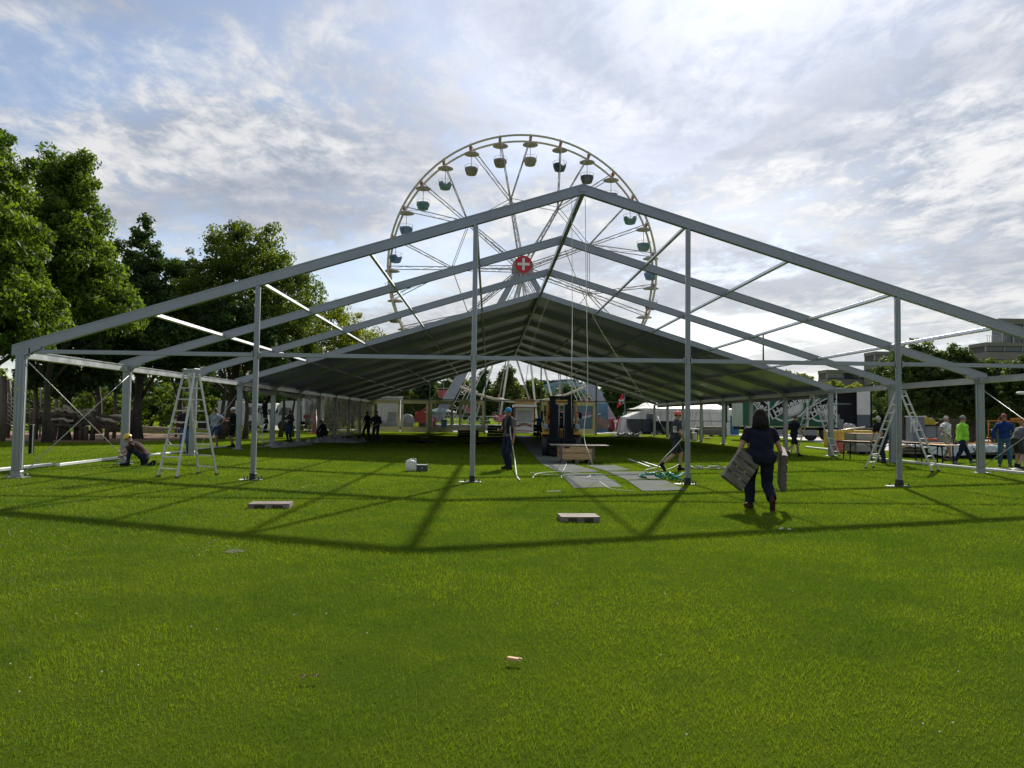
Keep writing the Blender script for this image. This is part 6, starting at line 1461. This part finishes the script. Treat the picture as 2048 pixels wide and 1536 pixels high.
        if kindh == 'helmet':
            b3 = MB(); b3.path([(Hc+HM @ V((0, -.10+.20*k/8, .020+.122*math.sin(PI*(k+.6)/9.2)))) * s for k in range(9)], .010*s, 6); b3.build('helmet_ridge', HMt, t)
    b2 = MB()
    for q in (-1, 1): b2.ell((Hc+HM @ V((q*.032, .083, .008)))*s, .010*s, 8, 6)
    b2.build('eyes', mat('eye', (.12, .10, .09), .3), t)
    if bpy.data.meshes.get('tmp') : pass
    return t
NAVY = (.010, .012, .028); BLK = (.010, .010, .014)
def gp(px, py): p = G(px, py); return (p.x, p.y)
# walking person with two pallets, back to the camera
wp = gp(1521, 1020)
WLK = person('long haired person in dark navy clothes walking away with a pallet in each hand', wp, R(-2), 1.72, (0, 0, .93), (0, .03), 0, (R(-4), R(-6)),
       hl=(-.42, .04, .80), hr=(.44, .06, .80), fl=(-.11, .22, .085, 0), fr=(.12, -.26, .20, R(62)), shirt=NAVY, trousers=(.011, .014, .032), shoes=(.055, .022, .02), sleeve=.62, longhair=True, hair=(.022, .016, .016), gloves=(.06, .10, .18), fat=1.42, pant=.022, vox=.0115, long_shirt=1.0, epole=((-1, -.3, 0), (1, -.3, 0)), grip=True, kpole=((-.08, 1, .1), (.08, 1, 0)))
from mathutils import Euler
def held(hp_, rot, L_, W_, label, boards, att=(0, 0)):
    M_ = Euler(rot, 'XYZ').to_matrix(); off = M_ @ V((att[0], att[1], .06))
    return pallet(V(hp_)-off, 0, L_, W_, .10, boards, label, None, rot, gap=.16, wm=WOODG, sides=WOODG)
pl = at(1482, 937, wp[1]-.10); held((pl.x, wp[1]-.12, pl.z), (R(90), R(36), R(8)), .42, .58, 'small slatted pallet tilted in the left hand of the long haired person', 4, (.0, .02))
pr = at(1569, 938, wp[1]+.05); held((pr.x, wp[1]+.12, pr.z), (R(90), R(-18), R(76)), .42, .66, 'small pallet seen edge on in the right hand of the long haired person', 4, (.02, 0))
# man with blue cap
person('man in a blue cap and dark vest holding a white rope left of the forklift', gp(1018, 939), R(128), 1.80, (0, 0, .96), (0, .03), .1, (R(10), R(-8)), hl=(-.30, .10, .86), hr=(.10, .30, 1.12), fl=(-.13, .06, .09), fr=(.12, -.05, .09),
       shirt=(.10, .09, .10), trousers=(.012, .018, .05), vest=(.012, .016, .022), shoes=BLK, hat=('cap', (.02, .22, .50)), skin=SKIN2, fat=1.15, vox=.0135, epole=((-1, -.6, 0), (.7, -1, -.4)))
rp = gp(1018, 939); rope_thing([(rp[0]-.05, rp[1]+.1, 1.52), (rp[0]+.03, rp[1]-.12, 1.45), (rp[0]+.02, rp[1]-.20, 1.10), (rp[0]+.10, rp[1]-.18, .6), (rp[0]+.16, rp[1]-.25, .25), G(1034, 955), G(1040, 963)], .016, 'white rope over the shoulder and in the hand of the blue capped man')
# man with orange helmet walking right
person('man in an orange helmet striding right behind the third gable post', gp(1350, 942), R(-84), 1.78, (0, 0, .93), (0, .08), .15, (0, R(-5)), hl=(-.12, .28, 1.0), hr=(.16, .22, .95), fl=(-.10, .18, .09, 0), fr=(.10, -.44, .20, R(58)),
       shirt=(.045, .05, .06), trousers=(.03, .033, .04), shoes=BLK, shorts=True, hat=('helmet', (.62, .10, .03)), fat=1.12, vox=.0135, gloves=(.3, .3, .3))
q = gp(1350, 942); o = MB().box((q[0]-.02, q[1]-.185, 1.22), (.17, .012, .18)).build('shirt_print', OFFW); lettering('TL', .13, BLACKM, (q[0]-.02, q[1]-.195, 1.22), o); tag(o, 'white square print on the shirt of the man in the orange helmet', 'print')
rope_thing([(q[0]+.2, q[1]-.15, 1.0), (q[0]-.05, q[1]-.3, .75), (q[0]-.5, q[1]-.4, .3), G(1312, 938), G(1290, 942)], .015, 'white rope trailing from the hands of the man in the orange helmet')
# kneeling worker
person('worker in a yellow helmet kneeling at the second left eave post', gp(278, 932), R(98), 1.76, (0, -.14, .29), (0, .72), .85, (R(12), R(-30)), hl=(-.10, .50, .40), hr=(.12, .48, .28), fl=(-.14, .26, .09, 0), fr=(.14, -.36, .12, R(75)),
       shirt=(.05, .022, .022), trousers=(.018, .026, .05), shoes=BLK, hat=('helmet', (.62, .45, .04)), kpole=((-.05, 1, .8), (.05, 1, -1.2)), vox=.016, fat=1.05)
# men under the trees
person('man in a light grey shirt and blue shorts under the left trees', gp(429, 896), R(178), 1.78, head=(R(-12), 0), hl=(-.42, .28, 1.12), hr=(.34, .02, .92), shirt=(.28, .31, .36), trousers=(.03, .06, .16), shorts=True, hat=('cap', (.08, .09, .1)), fat=1.2, skin=SKIN2, shoes=(.2, .2, .2))
person('man in black with a white cap standing beside the fourth left eave post', gp(466, 895), R(95), 1.82, lean=(0, .05), head=(0, R(-10)), hl=(-.2, .35, 1.2), hr=(.2, .30, 1.15), shirt=BLK, trousers=BLK, shorts=True, hat=('cap', (.62, .62, .6)), shoes=BLK, fat=1.25, skin=SKIN2)
person('man in jeans half hidden behind the tall stepladder', gp(369, 906), R(200), 1.78, lean=(0, .1), hl=(-.2, .3, 1.1), hr=(.2, .3, 1.15), shirt=(.02, .02, .03), trousers=(.05, .10, .20), hair=(.2, .18, .16))
p = G(522, 890); person('dark clothed worker on a stepladder reaching up to the left eave', (p.x+.05, p.y+.28, .60), R(-60), 1.76, hl=(-.12, .30, 1.95), hr=(.32, .18, 1.98), shirt=BLK, trousers=(.015, .018, .025), fl=(-.1, .06, .09), fr=(.1, -.04, .09), epole=((-1, 0, -.3), (1, 0, -.3)), hair=(.03, .02, .02), skin=SKIN2, sleeve=1.8)
person('worker in blue trousers standing behind the fifth left eave post', gp(579, 883), R(150), 1.78, hl=(-.15, .25, 1.2), hr=(.15, .28, 1.15), shirt=(.02, .022, .03), trousers=(.02, .04, .10), hair=(.03, .02, .02), skin=SKIN2, sleeve=1.7)
person('worker crouching in the shade beside the heaped sheeting', gp(648, 884), R(75), 1.76, (0, -.1, .52), (0, .45), .3, (0, R(-35)), hl=(-.15, .42, .55), hr=(.15, .45, .5), fl=(-.15, .18, .09), fr=(.15, .02, .09), shirt=BLK, trousers=(.015, .018, .025), kpole=((-.2, 1, .6), (.2, 1, .6)), skin=SKIN2, sleeve=1.5)
person('dark silhouetted man at the far end of the crinkled side wall', gp(734, 880), R(60), 1.80, hl=(-.20, .22, .95), hr=(.2, -.12, .9), fl=(-.1, .18, .09), fr=(.1, -.18, .10, R(20)), shirt=BLK, trousers=(.012, .014, .02), skin=SKIN2, hair=(.02, .015, .015))
person('dark silhouetted man in front of the leftmost far window wall', gp(752, 886), R(170), 1.80, hl=(-.12, .24, 1.0), hr=(.12, .24, .98), shirt=(.012, .02, .035), trousers=(.012, .02, .05), skin=SKIN2, hair=(.02, .015, .015), sleeve=1.6)
# forklift driver
p = G(1118, 914); person('driver sitting inside the forklift', (p.x+.1, p.y+2.05, .28), R(172), 1.74, (0, 0, .97), (0, .05), .1, hl=(-.15, .45, 1.28), hr=(.15, .45, 1.28), fl=(-.12, .55, .62), fr=(.12, .55, .62), shirt=(.02, .025, .04), trousers=(.02, .025, .04), hair=(.03, .02, .02), kpole=((-.1, 1, .8), (.1, 1, .8)), sleeve=1.7)
person('man in a blue shirt standing between the ticket booth and the forklift', (at(1078, 850, 34).x, 34), R(200), 1.78, hl=(-.2, .2, 1.0), hr=(.3, .25, 1.2), shirt=(.03, .10, .28), trousers=(.015, .02, .03), hair=(.3, .2, .15))
# right side
person('man in dark clothes walking left behind the open sideways stepladder', gp(1588, 914), R(-80), 1.80, (0, 0, .93), (0, .10), .1, hl=(-.16, -.28, 1.0), hr=(.2, .3, .95), fl=(-.1, .30, .09, 0), fr=(.1, -.46, .18, R(55)), shirt=(.012, .016, .022), trousers=(.012, .014, .02), shorts=True, shoes=BLK, hair=(.12, .09, .07))
person('grey haired man in a dark shirt leaning over the folding table', gp(1768, 926), R(105), 1.80, lean=(0, .32), hunch=.3, head=(R(10), R(-30)), hl=(-.2, .42, .80), hr=(.16, .38, .82), fl=(-.12, .1, .09), fr=(.12, -.12, .09), shirt=(.014, .016, .02), trousers=(.02, .03, .06), hair=(.42, .40, .38), sleeve=.9, fat=1.1)
person('man in a white tee shirt and beige shorts in front of the white tarp', gp(1893, 922), R(-155), 1.80, (0, 0, .95), hl=(-.26, -.04, .86), hr=(.36, .25, 1.05), fl=(-.11, -.20, .10, R(10)), fr=(.11, .24, .09, 0), shirt=(.60, .62, .64), trousers=(.36, .33, .26), shorts=True, shoes=(.10, .07, .05), hair=(.5, .46, .42), skin=SKIN2, fat=1.12, vox=.016)
person('man in a bright lime top and grey cap striding right', gp(1925, 930), R(-88), 1.80, (0, 0, .94), (0, .04), 0, hl=(-.20, .08, .84), hr=(.2, .04, .84), fl=(-.1, .42, .09, R(-8)), fr=(.1, -.36, .12, R(25)), shirt=(.30, .72, .06), trousers=(.014, .022, .05), shoes=(.16, .16, .16), hat=('cap', (.22, .22, .22)), sleeve=1.85, fat=1.15, vox=.016, long_shirt=.6)
person('man in a blue sweater, jeans and red cap by the right edge', gp(2010, 934), R(150), 1.84, (0, 0, .97), hl=(-.30, .04, .88), hr=(.30, .08, .9), fl=(-.14, .05, .09), fr=(.14, -.05, .09), shirt=(.008, .035, .16), trousers=(.04, .11, .18), shoes=(.1, .1, .1), hat=('cap', (.20, .05, .06)), sleeve=1.85, skin=SKIN2, vox=.016)
person('man in a grey shirt bending over a white sack at the right edge', gp(2036, 938), R(-72), 1.80, (0, -.02, .93), (0, .55), .55, (0, R(-35)), hl=(-.15, .62, .80), hr=(.15, .60, .85), fl=(-.16, .12, .09), fr=(.16, -.2, .09), shirt=(.10, .10, .11), trousers=(.035, .04, .04), shorts=True, shoes=BLK, hair=(.08, .05, .04), fat=1.15, vox=.016)
p = at(2004, 826, 26); person('man with a white cap standing on the orange work platform', (p.x, 26, .48), R(200), 1.78, hl=(-.2, .2, 1.1), hr=(.2, .2, 1.1), shirt=(.25, .08, .03), trousers=(.03, .03, .04), hat=('cap', (.6, .6, .6)))
p = G(2068, 938); t = T('sack', 'white sack on a pale box held by the bending man at the right edge', 'sack', (p.x-.02, p.y, 0)); MB().box((0, 0, .3), (.5, .4, .6), ch=.05).build('box', OFFW, t); MB().lathe([(.2, .6), (.26, .7), (.22, .85), (.05, .92)], 12).build('sack', TARP, t)
p = G(2010, 940); crumple('black_sheet', 'dark sheet with white edges lying at the feet of the man in the blue sweater', p.x+.1, p.y-.1, .9, .35, .10, BLACKM, 5); crumple('white_cloth', 'small white cloth lying left of the dark sheet', p.x-.55, p.y-.25, .35, .15, .12, SHEET, 8)
